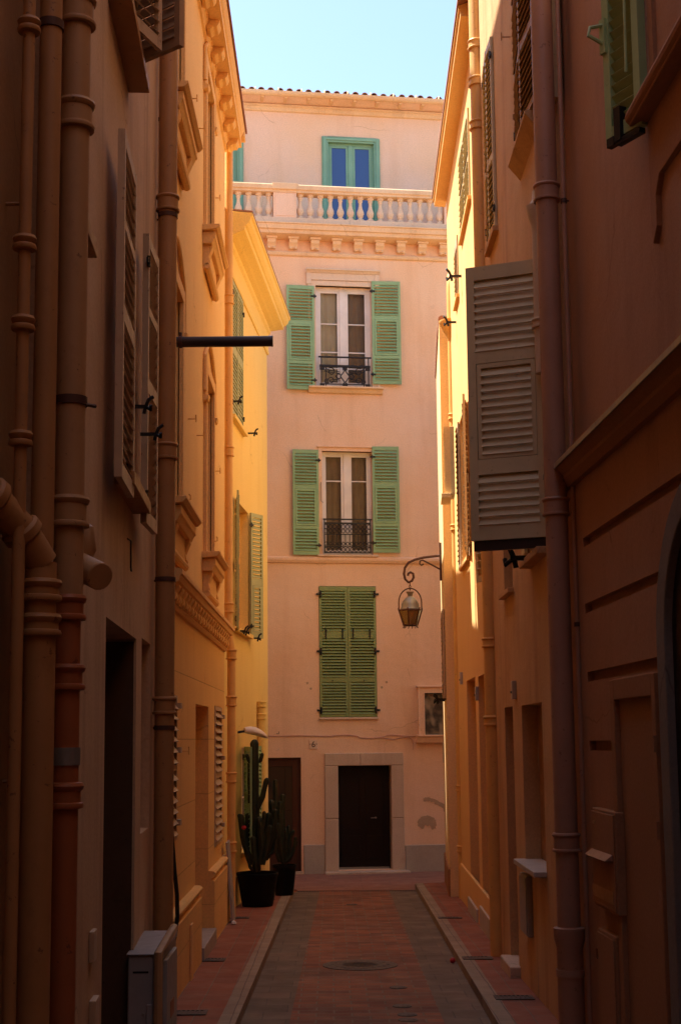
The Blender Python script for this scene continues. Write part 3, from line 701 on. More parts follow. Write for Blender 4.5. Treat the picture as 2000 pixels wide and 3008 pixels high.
def patch(Wl, pts, mat, th=.006):
    q = []
    n = len(pts)
    for i in range(n):
        a, b = pts[i], pts[(i+1) % n]
        for k in range(5):
            t = k/5; q.append((a[0]+(b[0]-a[0])*t+random.uniform(-1.4, 1.4), a[1]+(b[1]-a[1])*t+random.uniform(-1.4, 1.4)))
    P = [Wl.px(*p) for p in q]
    return obj('bare_patch', MB().prism([(s, -th, z) for s, z in P], (0, th-.001, 0)), mat, Wl.e)
patch(F, [(961, 1890), (968, 1882), (985, 1879), (1000, 1884), (1005, 1895), (1003, 1908), (994, 1911), (990, 1902), (980, 1901), (972, 1910), (962, 1902)], M['patch'])
patch(F, [(973, 1838), (985, 1836), (1000, 1841), (1018, 1850), (1040, 1858), (1040, 1885), (1024, 1878), (1020, 1862), (1008, 1855), (992, 1846), (976, 1845)], M['patch'])
for X, Y in ((708, 1573), (890, 1571), (879, 1583), (716, 1586), (936, 1990), (935, 1957)):
    s, z = F.px(X, Y); obj('wall_pit', MB().lathe([(.001, -.004), (.028, -.003), (.03, .0)], (s, 0, z), 7, 'y'), M['patch'], F.e)

# ================================================================== left side: yellow house (L4)
Y4 = Wall((-1.755, 23.9), R(85.5), 'yellow_house', 'yellow house on the left with green shutters and a deep moulded cornice', 'house')
S4 = 5.42
u1 = (*Y4.rect(533, 650, 559, 985), .14); u1 = (Y4.px(533, 820)[0], Y4.px(558.5, 820)[0], Y4.px(546, 975)[1], Y4.px(546, 668)[1], .14)
l1 = (Y4.px(541, 1320)[0], Y4.px(571, 1320)[0], Y4.px(571, 1462)[1], Y4.px(571, 1182)[1], .2)
g1 = (Y4.px(557, 1850)[0], Y4.px(582, 1850)[0], Y4.px(560, 1962)[1], Y4.px(560, 1722)[1], .2)
zt4 = Y4.px(612, 760)[1]+.05
obj('wall', wall_mesh(-1.5, S4, -.4, zt4+.4, [u1, l1, g1], D=22.), M['yellow'], Y4.e)
# cornice
zz = zt4
prof = [(0, zz-.55), (-.03, zz-.55), (-.045, zz-.50), (-.03, zz-.46), (-.03, zz-.10), (-.07, zz-.06), (-.08, zz), (-.16, zz+.03), (-.20, zz+.05), (-.33, zz+.10), (-.34, zz+.17), (-.37, zz+.19), (-.42, zz+.26), (-.44, zz+.33), (-.47, zz+.35), (-.47, zz+.40), (0, zz+.46)]
obj('cornice', MB().prism_x(prof, -.35, S4+.02, 0, -.95), M['yellow_trim'], Y4.e)
prof2 = [(y_, z_) for y_, z_ in prof]
rt = MB().prism_x([(-y_-0., z_) for y_, z_ in prof2][::-1], 0, 6.)
mr = Matrix.Translation((S4, 0, 0)) @ Matrix.Rotation(R(-90), 4, 'Z') @ Matrix.Scale(-1, 4, (0, 0, 1)) if False else None
rb = MB(); ring = []
for y_, z_ in prof: ring.append((S4-y_-.0, y_, z_))
ring2 = [(S4-y_, 21., z_) for y_, z_ in prof]
n = len(prof); va = [rb.b.verts.new(p) for p in ring]; vb = [rb.b.verts.new(p) for p in ring2]
for i in range(n): rb.b.faces.new((va[i], va[(i+1) % n], vb[(i+1) % n], vb[i]))
rb.b.faces.new(vb); rt.b.free()
obj('cornice', rb, M['yellow_trim'], Y4.e)
mb = MB(); mb.prism([(-.35, -.475, zz+.405), (S4+.49, -.475, zz+.405), (S4+.49, 7, zz+1.5), (-.35, 7, zz+1.5)], (0, 0, .03)); obj('roof', mb, M['tile_roof'], Y4.e)
# upper shutters, closed almost flush
a, b, c, d = u1[:4]; wd = (b-a)/2-.008; ht = d-c-.02
for mir, s in ((False, a+.004), (True, b-.004)):
    leaf(Y4, s, -.005, c+.01, wd, ht, [(ht*.03, ht*.46), (ht*.52, ht*.97)], M['sh_sage'], mirror=mir, pitch=.075, tilt=R(75), sw=.076)
obj('window_sill', MB().box(a-.1, b+.1, -.09, .1, c-.08, c-.003), M['yellow_trim'], Y4.e, bev=.006)
shutter_dog(Y4, a+.03, c+.25, 1.2); shutter_dog(Y4, *Y4.px(571, 998), 1.2)
# middle window with open leaves
a, b, c, d = l1[:4]
casement(Y4, a, b, c, d, .15, M['orange_trim'], [M['glass_dark']], (.5,), .06, .1)
ht = d-c+.06; wd = (b-a)/2
leaf(Y4, a-.02, -.05, c-.05, wd*.9, ht, [(ht*.04, ht*.46), (ht*.52, ht*.97)], M['sh_sage'], R(180+9), mirror=False, pitch=.075)
leaf(Y4, b+.02, -.05, c-.05, min(.42, wd*.98), ht, [(ht*.04, ht*.42), (ht*.48, ht*.97)], M['sh_sage'], R(-25), mirror=False, flap=0, pitch=.075)
obj('window_sill', MB().box(a-.1, b+.1, -.10, .1, c-.08, c-.002), M['yellow_trim'], Y4.e, bev=.006)
for q in (a-.05, a+.2, b+.1): shutter_dog(Y4, q, c-.06, 1.2, -.05)
# ground-floor window
a, b, c, d = g1[:4]
casement(Y4, a, b, c, d, .12, M['white'], [M['glass_dark']], (.5,), .07, .1)
ht = d-c+.04
leaf(Y4, a-.01, -.06, c-.02, min(.9, a-Y4.px(546, 1850, .06)[0]), ht, [(ht*.05, ht*.5), (ht*.56, ht*.96)], M['sh_green'], R(180+15), pitch=.075)
leaf(Y4, b+.01, -.05, c-.02, .5, ht, [(ht*.05, ht*.5), (ht*.56, ht*.96)], M['sh_green'], R(-5), pitch=.075)
obj('window_sill', MB().box(a-.1, b+.1, -.10, .1, c-.08, c-.002), M['yellow_trim'], Y4.e, bev=.006)
obj('plinth', MB().box(.2, S4-.02, -.03, .02, -.4, .62), M['yellow_trim'], Y4.e, bev=.01)

# ================================================================== left side: orange house (L3)
O3 = Wall((-1.715, 14.45), R(90), 'orange_house', 'orange house on the left with bracketed eaves and heavy moulded window sills', 'house')
S3 = 7.95
zt3 = O3.px(526, 372)[1]
zd1, zd0 = O3.px(460, 1424)[1], O3.px(460, 1445)[1]
def op(X, Y0, Y1, wd, dep):
    s = O3.px(X, (Y0+Y1)/2)[0]; return (s-wd, s, O3.px(X, Y1)[1], O3.px(X, Y0)[1], dep)
W3 = [op(487, 236, 598, 1.15, .25), op(487, 905, 1300, 1.15, .25)]
W3 += [(O3.px(413, 900)[0]-1.15, O3.px(413, 900)[0], q[2], q[3], .25) for q in W3[:2]]
G3 = [(O3.px(450, 1900)[0], O3.px(480, 1900)[0], O3.px(468, 2158)[1], O3.px(480, 1628)[1], .30, True)]
sd0 = O3.px(494, 1780)[0]; sd1 = O3.px(509, 1780)[0]; ss1 = O3.px(405, 1780)[0]
G3 += [(sd0, sd1, O3.px(500, 1946)[1], O3.px(500, 1626)[1], .10, True), (ss1-.95, ss1, O3.px(405, 1936)[1], O3.px(405, 1600)[1], .10, True)]
obj('wall', wall_mesh(0, S3, zd0, zt3+.3, W3, D=8.), M['orange'], O3.e)
obj('ground_floor_wall', wall_mesh(0, S3, -.4, zd0-.003, G3, D=8.), M['orange_block'], O3.e)
for a, b, c, d, dep in W3:
    casement(O3, a, b, c, d, .19, M['orange_trim'], [M['glass_dark']], (.5,), .06, .1)
    # architrave with ears
    mb = MB().box(a-.13, a, -.05, .02, c, d).box(b, b+.13, -.05, .02, c, d).box(a-.13, b+.13, -.05, .02, d+.001, d+.16)
    mb.box(b+.13, b+.21, -.04, .02, d-.35, d+.14).box(a-.21, a-.13, -.04, .02, d-.35, d+.14)
    mb.prism_x([(0, d-.44), (-.07, d-.42), (-.09, d-.36), (0, d-.35)], b+.02, b+.22).prism_x([(0, d-.44), (-.07, d-.42), (-.09, d-.36), (0, d-.35)], a-.22, a-.02)
    obj('architrave', mb, M['orange_trim'], O3.e, bev=.006)
    arc = []
    for i in range(13):
        t = i/12; arc.append((a-.20+(b-a+.40)*t, -.03, d+.20+.34*math.sin(math.pi*t)))
    arc = [(a-.22, -.03, d-.30)]+arc+[(b+.22, -.03, d-.30)]
    obj('hood_moulding', MB().tube(arc, .028, 8), M['orange_trim'], O3.e, True)
    mb = MB(); x0, x1 = a-.28, b+.28
    mb.prism_x([(0, c-.09), (-.20, c-.07), (-.24, c-.03), (-.24, c-.003), (.05, c-.003)], x0, x1)
    mb.prism_x([(0, c-.26), (-.13, c-.26), (-.16, c-.20), (-.18, c-.18), (-.18, c-.093), (0, c-.093)], x0+.06, x1-.06)
    mb.box(x0+.12, x1-.12, -.08, 0, c-.55, c-.262)
    for s in (x0+.22, x1-.22): mb.prism_x([(0, c-.60), (-.07, c-.58), (-.10, c-.50), (-.08, c-.42), (-.13, c-.30), (-.13, c-.262), (0, c-.262)], s-.09, s+.09)
    mb.lathe([(.045, x0+.12), (.05, x0+.16), (.05, x1-.16), (.045, x1-.12)], (0, -.06, c-.56), 10, 'x')
    obj('window_sill', mb, M['orange_trim'], O3.e, bev=.006)
# eaves
ze = zt3
pr = [(0, ze-.16), (-.03, ze-.15), (-.05, ze-.08), (-.07, ze-.06), (-.07, ze), (-.27, ze+.0), (-.27, ze+.12), (-.29, ze+.14), (-.33, ze+.24), (-.33, ze+.28), (0, ze+.32)]
obj('eaves', MB().prism_x(pr, 0, S3+.05), M['orange_trim'], O3.e)
obj('eaves', MB().box(S3+.05, S3+.24, -.27, 4, ze, ze+.12).box(S3+.05, S3+.30, -.33, 4, ze+.121, ze+.28), M['orange_trim'], O3.e, bev=.01)
e0_ = obj('dentil', MB().box(0, .042, -.085, -.06, ze-.055, ze-.008), M['orange_trim'], O3.e, loc=(.05, 0, 0))
for k in range(1, 99): copyto(e0_, O3.e, (.05+k*.079, 0, 0))
b0 = None
for k in range(10):
    s = S3-.02-k*.78
    md = MB().prism_x([(-.05, ze-.12), (-.10, ze-.14), (-.15, ze-.10), (-.20, ze-.10), (-.23, ze-.05), (-.24, ze+.002), (-.05, ze+.002)], -.13, .13) if b0 is None else None
    if b0 is None: b0 = obj('eaves_bracket', md, M['orange_trim'], O3.e, bev=.008, loc=(s, 0, 0))
    else: copyto(b0, O3.e, (s, 0, 0))
mb = MB(); mb.prism([(-.0, -.36, ze+.285), (S3+.33, -.36, ze+.285), (S3+.33, 6, ze+2.4), (0, 6, ze+2.4)], (0, 0, .05)); obj('roof', mb, M['tile_roof'], O3.e)
mb = MB(); mb.box(.3, S3-.75, 1.3, 7.9, ze+.2, ze+8.2); obj('unseen_light_blocker', mb, M['orange'], O3.e)  # unseen block added behind the eaves to keep sun off the tan wall
# string course with scroll dentils
zs = zd0
pr = [(0, zs), (-.06, zs+.0), (-.07, zs+.16), (-.13, zs+.20), (-.15, zs+.26), (-.17, zs+.27), (-.17, zs+.32), (0, zs+.36)]
obj('string_course', MB().prism_x(pr, 0, S3), M['orange_trim'], O3.e)
nd = 22
d0 = obj('scroll_dentil', MB().prism_x([(-.06, zs+.0), (-.085, zs+.01), (-.10, zs+.04), (-.09, zs+.09), (-.12, zs+.13), (-.125, zs+.165), (-.06, zs+.165)], 0, .21), M['orange_trim'], O3.e, True, loc=(.1, 0, 0))
for k in range(1, nd): copyto(d0, O3.e, (.1+k*(S3-.2)/nd, 0, 0))
obj('lower_fillet', MB().prism_x([(0, zs-.06), (-.03, zs-.055), (-.05, zs-.02), (-.05, zs-.002), (0, zs-.002)], 0, S3), M['orange_trim'], O3.e)
# plinth moulding and blocks, either side of the doorway
ga, gb = G3[0][:2]
zp = O3.px(452, 2036)[1]
for s0, s1 in ((0, ga-.02), (gb+.02, S3-.02)):
    obj('plinth', MB().prism_x([(.02, -.4), (-.09, -.4), (-.09, zp-.14), (-.05, zp-.13), (-.05, zp-.10), (-.09, zp-.08), (-.10, zp-.03), (-.07, zp), (.02, zp)], s0, s1), M['orange_block'], O3.e, bev=.006)
obj('door_step', MB().box(ga, gb, -.12, .28, -.3, G3[0][2]+.02), M['panel_grey'], O3.e, bev=.012)
obj('door', MB().box(ga, gb, .24, .28, G3[0][2]+.025, G3[0][3]), M['orange_trim'], O3.e)
for (a, b, c, d) in (G3[1][:4], G3[2][:4]):
    ht = d-c-.02
    lf = leaf(O3, a+.005, .0, c+.01, b-a-.01, ht, [(ht*.03, ht*.48), (ht*.52, ht*.97)], M['sh_grey'], pitch=.105, stile=.06, hinges=False, tilt=R(50))
    for q in (.12, .62, .93): obj('hinge', MB().box(b-a-.05, b-a+.10, -.06, -.018, ht*q-.03, ht*q+.03), M['sh_grey'], lf)
for X, Y, k in ((436, 227, 't'), (424, 377, 'c'), (455, 296, 't'), (492, 456, 't'), (433, 965, 't'), (453, 1003, 't'), (492, 1085, 't'), (422, 1152, 'c'), (418, 1197, 't'), (487, 1247, 'c'), (486, 1283, 't'), (483, 602, 'c'), (415, 2290-560, 't')):
    hook(O3, *O3.px(X, Y), M['pipe_orange'], k)
s, z = O3.px(421, 2200); obj('vent_cover', MB().box(s-.12, s+.10, -.115, -.09, z-.28, z+.35), M['orange_trim'], O3.e, bev=.008)

# ================================================================== left side: weathered house (L2) and brown house (L1)
M2 = Wall((-1.70, 14.4), R(92.5), 'mauve_house', 'weathered mauve house on the left with louvred brown shutters and dark doorway', 'house')
s2n = -7.9
D2 = (M2.px(239, 1900)[0], M2.px(311, 1900)[0], -.3, M2.px(312, 1470)[1], 1.2, True)
N2 = (M2.px(325, 1700)[0], M2.px(345, 1700)[0], M2.px(335, 1912)[1], M2.px(335, 1475)[1], .10, True)
wz0, wz1 = M2.px(330, 1195)[1], M2.px(318, 530)[1]
V2 = (M2.px(301, 850, .09)[0], M2.px(334, 850, .09)[0], wz0, wz1, .18)
uz0 = M2.px(345, 215, .16)[1]+.14
ub_ = M2.px(345, 215, .16)[0]-.12
U2 = (ub_-1.0, ub_, uz0, uz0+2.6, .18)
kx = M2.px(190, 500, .06)[0]
K2 = (kx-.45, kx, M2.px(203, 640)[1], M2.px(189, 340)[1], .15)
obj('wall', wall_mesh(s2n, 0, -.4, 17.5, [D2, N2, V2, U2, K2], D=8.), M['mauve'], M2.e)
obj('door', MB().box(D2[0]+.01, D2[1]-.01, 1.08, 1.14, .2, D2[3]-.01).box(D2[0]+.08, D2[1]-.08, 1.065, 1.08, .5, 1.2).box(D2[0]+.08, D2[1]-.08, 1.065, 1.08, 1.35, D2[3]-.3), M['door_dark'], M2.e, bev=.005)
for q0, q1 in ((D2[1]-.014, D2[1]-.003), (D2[0]+.003, D2[0]+.014)): obj('dark_reveal_panel', MB().box(q0, q1, .02, 1.07, .1, D2[3]-.02), M['reveal_dark'], M2.e)  # dark panels added on the jambs for the doorway's deep shade and dark stone
for q in (V2, U2, K2): casement(M2, *q[:4], .12, M['sh_brown'], [M['glass_dark']], (.33, .66), .06, .1)
# big window: both leaves folded back on the wall
a, b, c, d = V2[:4]; zb, zt = M2.px(285, 1140)[1], M2.px(290, 330)[1]
lw = a-M2.px(278, 800, .1)[0]
ht = d-c+.06
pn = [(ht*.045, ht*.45), (ht*.5, ht*.72), (ht*.75, ht*.96)]
leaf(M2, a-.01, -.10, c-.18, max(.3, a-M2.px(283, 800, .12)[0]), ht, pn, M['sh_grey'], R(180), pitch=.085, th=.05, sw=.06, tilt=R(-45))
leaf(M2, b+.01, -.09, c-.18, .62, ht, pn, M['sh_grey'], R(-3), pitch=.085, th=.05, sw=.06, tilt=R(-45), label='greyish louvred shutter leaf folded back beside the window')
obj('window_sill', MB().box(a-.12, b+.08, -.14, .1, c-.10, c-.005), M['pipe_brown'], M2.e, bev=.006)
for q in (a+.1, b-.1): shutter_dog(M2, q, c+.5, 1., -.08)
# top window: leaves standing out
a, b, c, d = U2[:4]
leaf(M2, a+.1, -.05, c-.06, .56, 2.7, [(.09, 1.2), (1.3, 2.6)], M['sh_grey'], R(-24), pitch=.085, sw=.06)
leaf(M2, b, -.05, c+.02, .50, 2.7, [(.09, 1.2), (1.3, 2.6)], M['sh_brown'], R(180+50), pitch=.085, th=.05, sw=.13, tilt=R(62))
obj('window_sill', MB().box(a-.25, b+.12, -.16, .1, c-.14, c-.065), M['pipe_brown'], M2.e, bev=.006)
a, b, c, d = K2[:4]
leaf(M2, b-.01, -.03, c+.01, .55, d-c-.03, [(.06, 1.1), (1.2, d-c-.06)], M['sh_brown'], R(4), mirror=True, pitch=.075)
obj('window_sill', MB().box(a-.1, b+.12, -.13, .1, c-.09, c-.005), M['pipe_brown'], M2.e, bev=.006)
s, z = M2.px(209, 2178); obj('cover_plate', MB().box(s-.08, s+.08, -.03, 0, z-.09, z+.09), M['sh_grey'], M2.e, bev=.006)
s, z = M2.px(209, 2340); obj('cover_plate', MB().box(s-.08, s+.12, -.04, 0, z-.25, z+.10), M['sh_grey'], M2.e, bev=.006)
s, z = M2.px(293, 1240); obj('wall_hook', MB().tube([(s, 0, z), (s, -.03, z-.02), (s+.01, -.03, z-.22), (s+.05, -.03, z-.24)], .008, 6), M['iron'], M2.e, True)
obj('pilaster', MB().box(-.30, -.04, -.035, .02, -.4, 17.2), M['mauve'], M2.e, bev=.01)

B1 = Wall((-1.45, 7.0), R(90), 'brown_house', 'dark brown plastered house at the near left edge behind the drainpipes', 'house')
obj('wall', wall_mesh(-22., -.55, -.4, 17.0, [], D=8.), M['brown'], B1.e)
obj('unseen_light_blocker', MB().box(-14.0, -12.5, -9, -.02, -.4, 16.5), M['brown'], B1.e)  # unseen wall added across the lane behind the camera to darken the near street
for X, Y in ((14, 470), (8, 1800)):
    s, z = B1.px(X, Y); obj('wall_hook', MB().tube([(s, 0, z), (s, -.10, z), (s, -.10, z-.03), (s, -.10, z+.03), (s, -.10, z-.14)], .009, 6), M['pipe_brown'], B1.e, True)

# ================================================================== right side
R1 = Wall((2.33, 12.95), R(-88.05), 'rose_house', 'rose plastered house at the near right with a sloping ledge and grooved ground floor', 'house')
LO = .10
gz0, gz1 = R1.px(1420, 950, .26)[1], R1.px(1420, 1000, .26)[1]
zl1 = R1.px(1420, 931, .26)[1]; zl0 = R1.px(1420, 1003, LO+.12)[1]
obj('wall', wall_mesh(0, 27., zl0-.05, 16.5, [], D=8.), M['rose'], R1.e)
slots = []
def slot(X0, Y0, X1, Y1, hz=.085, far=None):
    s0, z0 = R1.px(X0, Y0, LO); s1, z1 = R1.px(X1, Y1, LO); z = (z0+z1)/2
    slots.append((s0, s1 if far is None else far, z-hz/2, z+hz/2, .06, True))
ARC = R1.px(1537, 1600, LO)[0]
slot(1342, 1243, 1560, 1117, .085, ARC+1.0)
slot(1346, 1397, 1530, 1330); slot(1352, 1556, 1535, 1526); slot(1356, 1714, 1427, 1722)
slot(1362, 1872, 1371, 1874); slot(1418, 1889, 1434, 1895)
slot(1364, 2027, 1407, 2036); slot(1427, 2060, 1441, 2070); slot(1371, 2194, 1387, 2206); slot(1421, 2234, 1449, 2249)
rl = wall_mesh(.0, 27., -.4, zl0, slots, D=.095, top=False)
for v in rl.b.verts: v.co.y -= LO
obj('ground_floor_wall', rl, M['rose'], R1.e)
pr = [(-LO, zl0), (-.15, zl0), (-.20, zl0+.06), (-.20, zl1-.10), (-.25, zl1-.05), (-.27, zl1-.02), (-.27, zl1), (-.25, zl1+.02), (0, zl1+.05)]
obj('ledge', MB().prism_x(pr, -.14, 27.), M['rose_trim'], R1.e)
obj('ledge_flashing', MB().prism_x([(-.285, zl1-.035), (-.285, zl1+.012), (-.262, zl1+.032), (0, zl1+.062), (0, zl1+.052), (-.255, zl1+.021), (-.273, zl1), (-.273, zl1-.035)], -.15, 27.), M['zinc'], R1.e)
# closet frame
a, b = R1.px(1424, 1800, LO)[0], R1.px(1530, 1800, LO)[0]; zt = R1.px(1480, 1556, LO)[1]
mb = MB().box(a, a+.13, -LO-.05, -LO+.01, .1, zt).box(b-.10, b, -LO-.05, -LO+.01, .1, zt).box(a+.13, b-.10, -LO-.05, -LO+.01, zt-.16, zt)
cl = obj('closet_frame', mb, M['rose_trim'], R1.e, bev=.008)
obj('closet_panel', MB().box(a+.13, b-.10, -LO-.008, -LO+.01, .1, zt-.16), M['rose_trim'], cl)
for q in (zt-.5, zt-1.1): obj('hinge', MB().box(b-.02, b+.015, -LO-.075, -LO-.05, q-.06, q+.06), M['rose_trim'], cl)
# arched doorway at the frame's edge
mb = MB(); ac = ARC+1.05; zsp = R1.px(1540, 1480, LO)[1]; ro, ri = 1.05, .84
outer = [(ac+ro*math.cos(math.pi-math.pi*i/18), zsp+ro*math.sin(math.pi-math.pi*i/18)) for i in range(19)]
inner = [(ac+ri*math.cos(math.pi*i/18), zsp+ri*math.sin(math.pi*i/18)) for i in range(19)]
poly = [(ac-ro, .1)]+outer+[(ac+ro, .1), (ac+ri, .1)]+inner+[(ac-ri, .1)]
mb.prism([(s, -LO-.07, z) for s, z in poly], (0, .08, 0)); obj('door_arch', mb, M['arch_stone'], R1.e, bev=.012)
obj('door', MB().prism([(s, -LO-.012, z) for s, z in [(ac-ri, .1)]+[(ac-ri*math.cos(math.pi*i/18), zsp+ri*math.sin(math.pi*i/18)) for i in range(19)]+[(ac+ri, .1)]], (0, .01, 0)), M['door_dark'], R1.e)
for X, Y in ((1557, 1905), (1563, 2110), (1568, 2260)):
    pass
# window above the ledge with its green leaf
wa = R1.px(1492, 100)[0]; wz = R1.px(1492, 268)[1]
mb = MB().box(wa-.05, wa+1.5, -.16, 0, wz-.10, wz).lathe([(.06, wa-.06), (.06, wa+1.5)], (0, -.13, wz-.03), 12, 'x')
obj('window_sill', mb, M['rose_trim'], R1.e, bev=.01)
obj('window_apron', MB().prism([(s, -.04, z) for s, z in [(wa+.02, wz-.10), (wa+.02, wz-.95), (wa+.05, wz-1.05), (wa+.16, wz-.95), (wa+.17, wz-.72), (wa+.27, wz-.60), (wa+1.5, wz-.60), (wa+1.5, wz-.10)]], (0, .045, 0)), M['rose_trim'], R1.e, bev=.006)
obj('window_reveal', MB().box(wa+.10, wa+.22, -.03, .01, wz, wz+2.4), M['rose_trim'], R1.e)
o = leaf(R1, wa+.04, -.06, wz-.12, .40, 2.5, [(.11, 1.15), (1.25, 2.4)], M['sh_moss'], R(180+27), pitch=.085, th=.075, stile=.07, sw=.075, label='olive green shutter leaf standing out from the rose wall')
obj('handle', MB().tube([(.38, .05, .95), (.42, .14, .93), (.42, .16, .86), (.38, .05, .80)], .016, 8).box(.35, .41, .03, .06, .72, 1.0), M['sh_moss'], o, True)
obj('latch', MB().tube([(.12, .05, 1.2), (.12, .06, .45)], .011, 7).tube([(.08, .06, 1.2), (.16, .06, 1.2)], .014, 7), M['sh_moss'], o, True)
obj('shutter_dog', MB().box(.2, .27, -.0, .07, -.05, .22).box(.0, .27, .0, .06, -.07, -.03), M['iron'], o)
obj('bottom_bolt', MB().box(.30, .38, .0, .05, -.05, .02), M['iron'], o)

R2 = Wall((2.10, 13.0), R(-90), 'tan_house', 'tan plastered house on the right with open taupe shutters and a stained wall', 'house')
s2f = -5.35
n1 = (R2.px(1168, 1900)[0], R2.px(1187, 1900)[0], -.2, R2.px(1177, 1627)[1], .25, True)
n2 = (R2.px(1205, 1800)[0], R2.px(1252, 1800)[0], R2.px(1228, 1990)[1], R2.px(1228, 1620)[1], .22, True)
n3 = (R2.px(1160, 1320)[0], R2.px(1180, 1320)[0], R2.px(1170, 1362)[1], R2.px(1170, 1150)[1], .12)
hs = R2.px(1250, 900)[0]; lz0, lz1 = R2.px(1250, 1245)[1], R2.px(1250, 575)[1]
n4 = (hs-1.15, hs-.02, lz0, lz1-.05, .18)
uq = R2.px(1195, 200)[0]; ub = R2.px(1240, 200)[0]; uz = R2.px(1205, 350)[1]
n5 = (uq, ub+.15, uz, uz+2.6, .15)
pq = R2.px(1122, 350)[0]; n6 = (pq, pq+.85, R2.px(1130, 570)[1], R2.px(1130, 100)[1], .12)
obj('wall', wall_mesh(s2f, 0, -.4, 16.2, [n1, n2, n3, n4, n5, n6], D=8.), M['tan'], R2.e)
for q in (n3, n4, n5, n6): casement(R2, *q[:4], .10, M['sh_taupe'], [M['glass_dark']], (.33, .66), .06, .1)
obj('door', MB().box(n1[0], n1[1], .2, .24, 0, n1[3]), M['pipe_brown'], R2.e)
zst = n1[2]
obj('door_step', MB().box(n1[0]-.05, n1[1]+.10, -.12, .1, -.3, R2.px(1180, 2205)[1]), M['limestone'], R2.e, bev=.015)
obj('window_sill', MB().box(n2[0]-.04, n2[1]+.02, -.13, .2, n2[2]-.05, n2[2]+.004), M['panel_white'], R2.e, bev=.008)
obj('window_board', MB().box(n2[0], n2[1], .17, .21, n2[2]+.006, n2[3]), M['pipe_brown'], R2.e)
ht = lz1-lz0
o = leaf(R2, hs+.0, .02, lz0, .775, ht, [(ht*.055, ht*.235), (ht*.29, ht*.64), (ht*.685, ht*.95)], M['sh_taupe'], R(180+68), pitch=.076, stile=.085, flap=1, th=.05, label='large taupe louvred shutter leaf swung out into the lane', tilt=R(-58), sw=.108)
obj('lower_leaf_edge', MB().box(.02, .755, -.05, .0, -.10, -.002), M['steel'], o)
obj('window_sill', MB().box(n4[0]-.05, n4[1]+.08, -.12, .1, lz0-.17, lz0-.10), M['tan'], R2.e, bev=.006)
leaf(R2, hs-1.2, -.04, lz0, .5, ht, [(ht*.055, ht*.3), (ht*.35, ht*.64), (ht*.685, ht*.95)], M['sh_taupe'], R(176), pitch=.098, stile=.07)
s, z = R2.px(1232, 1285); shutter_dog(R2, s, z, 2.0)
# upper windows
a, b, c, d, _ = n5; ht = d-c
leaf(R2, a+.01, -.04, c+.02, (b-a)/2, ht, [(.08, .8), (.9, 1.6), (1.7, ht-.08)], M['sh_brown'], R(-4), pitch=.08)
leaf(R2, b-.01, -.04, c+.02, (b-a)/2, ht, [(.08, .8), (.9, 1.6), (1.7, ht-.08)], M['sh_brown'], R(4), mirror=True, pitch=.08)
obj('window_sill', MB().prism_x([(0, c-.20), (-.13, c-.04), (-.13, c-.003), (.1, c-.003)], a-.12, min(b+.1, -.12)), M['tan'], R2.e, bev=.006)
a, b, c, d, _ = n6; ht = d-c
leaf(R2, a+.01, -.02, c+.02, (b-a)/2-.01, ht-.03, [(.08, .9), (1., ht-.12)], M['sh_taupe'], R(-3), pitch=.08)
leaf(R2, b-.01, -.02, c+.02, (b-a)/2-.01, ht-.03, [(.08, .9), (1., ht-.12)], M['sh_taupe'], R(3), mirror=True, pitch=.08)
obj('window_sill', MB().box(a-.06, b+.06, -.07, .1, c-.07, c-.003), M['tan'], R2.e, bev=.006)
obj('window_sill', MB().box(n3[0]-.05, n3[1]+.06, -.07, .1, n3[2]-.06, n3[2]-.003), M['tan'], R2.e, bev=.006)
for X, Y, k in ((1174, 85, 't'), (1199, 278, 'c'), (1196, 308, 'h'), (1128, 190, 'h'), (1130, 405, 'h'), (1135, 520, 'c'), (1132, 560, 'h')): hook(R2, *R2.px(X, Y), M['pipe_brown'], k)
for X, Y in ((1260-20, 2272), (1240, 1750), (1243, 1860)):
    s, z = R2.px(X, Y); obj('plaster_crack', MB().prism([(s-.01, -.003, z-.22), (s+.012, -.003, z-.02), (s-.004, -.003, z+.24), (s-.02, -.003, z+.03)], (0, .002, 0)), M['patch'], R2.e)

R4 = Wall((2.33, 26.0), R(-91.2), 'amber_house', 'amber house on the right with wide plain eaves above the sunlit wall', 'house')
s4n = 26.0-17.95
zt = R4.px(1030, 448)[1]
d1 = (R4.px(1079, 1800)[0], R4.px(1099, 1800)[0], -.2, R4.px(1090, 1560)[1], .22, True)
d2 = (R4.px(1106, 1800)[0], R4.px(1128, 1800)[0], -.2, R4.px(1117, 1550)[1], .22, True)
wa_ = (R4.px(1062, 1150)[0], R4.px(1072, 1150)[0]+.55, R4.px(1075, 1290)[1], R4.px(1068, 940)[1], .15)
wb_ = (R4.px(1062, 500)[0], R4.px(1085, 500)[0], R4.px(1065, 545)[1], R4.px(1075, 270)[1], .15)
wc_ = (R4.px(1049, 640)[0], R4.px(1056, 640)[0], R4.px(1050, 708)[1], R4.px(1050, 560)[1], .12)
obj('wall', wall_mesh(0, s4n, -.4, zt+.3, [d1, d2, wa_, wb_, wc_], D=8.), M['amber'], R4.e)
for q in (d1, d2): obj('door', MB().box(q[0], q[1], .18, .21, 0, q[3]), M['pipe_brown'], R4.e)
for q in (wa_, wb_, wc_):
    casement(R4, *q[:4], .1, M['sh_grey'], [M['glass_dark']], (.5,), .05, .08)
    obj('window_sill', MB().box(q[0]-.06, q[1]+.06, -.06, .1, q[2]-.07, q[2]-.003), M['amber'], R4.e, bev=.006)
ht = wa_[3]-wa_[2]
leaf(R4, wa_[0], -.025, wa_[2], .45, ht, [(.07, ht*.45), (ht*.5, ht-.08)], M['sh_grey'], R(180), pitch=.09, hinges=False)
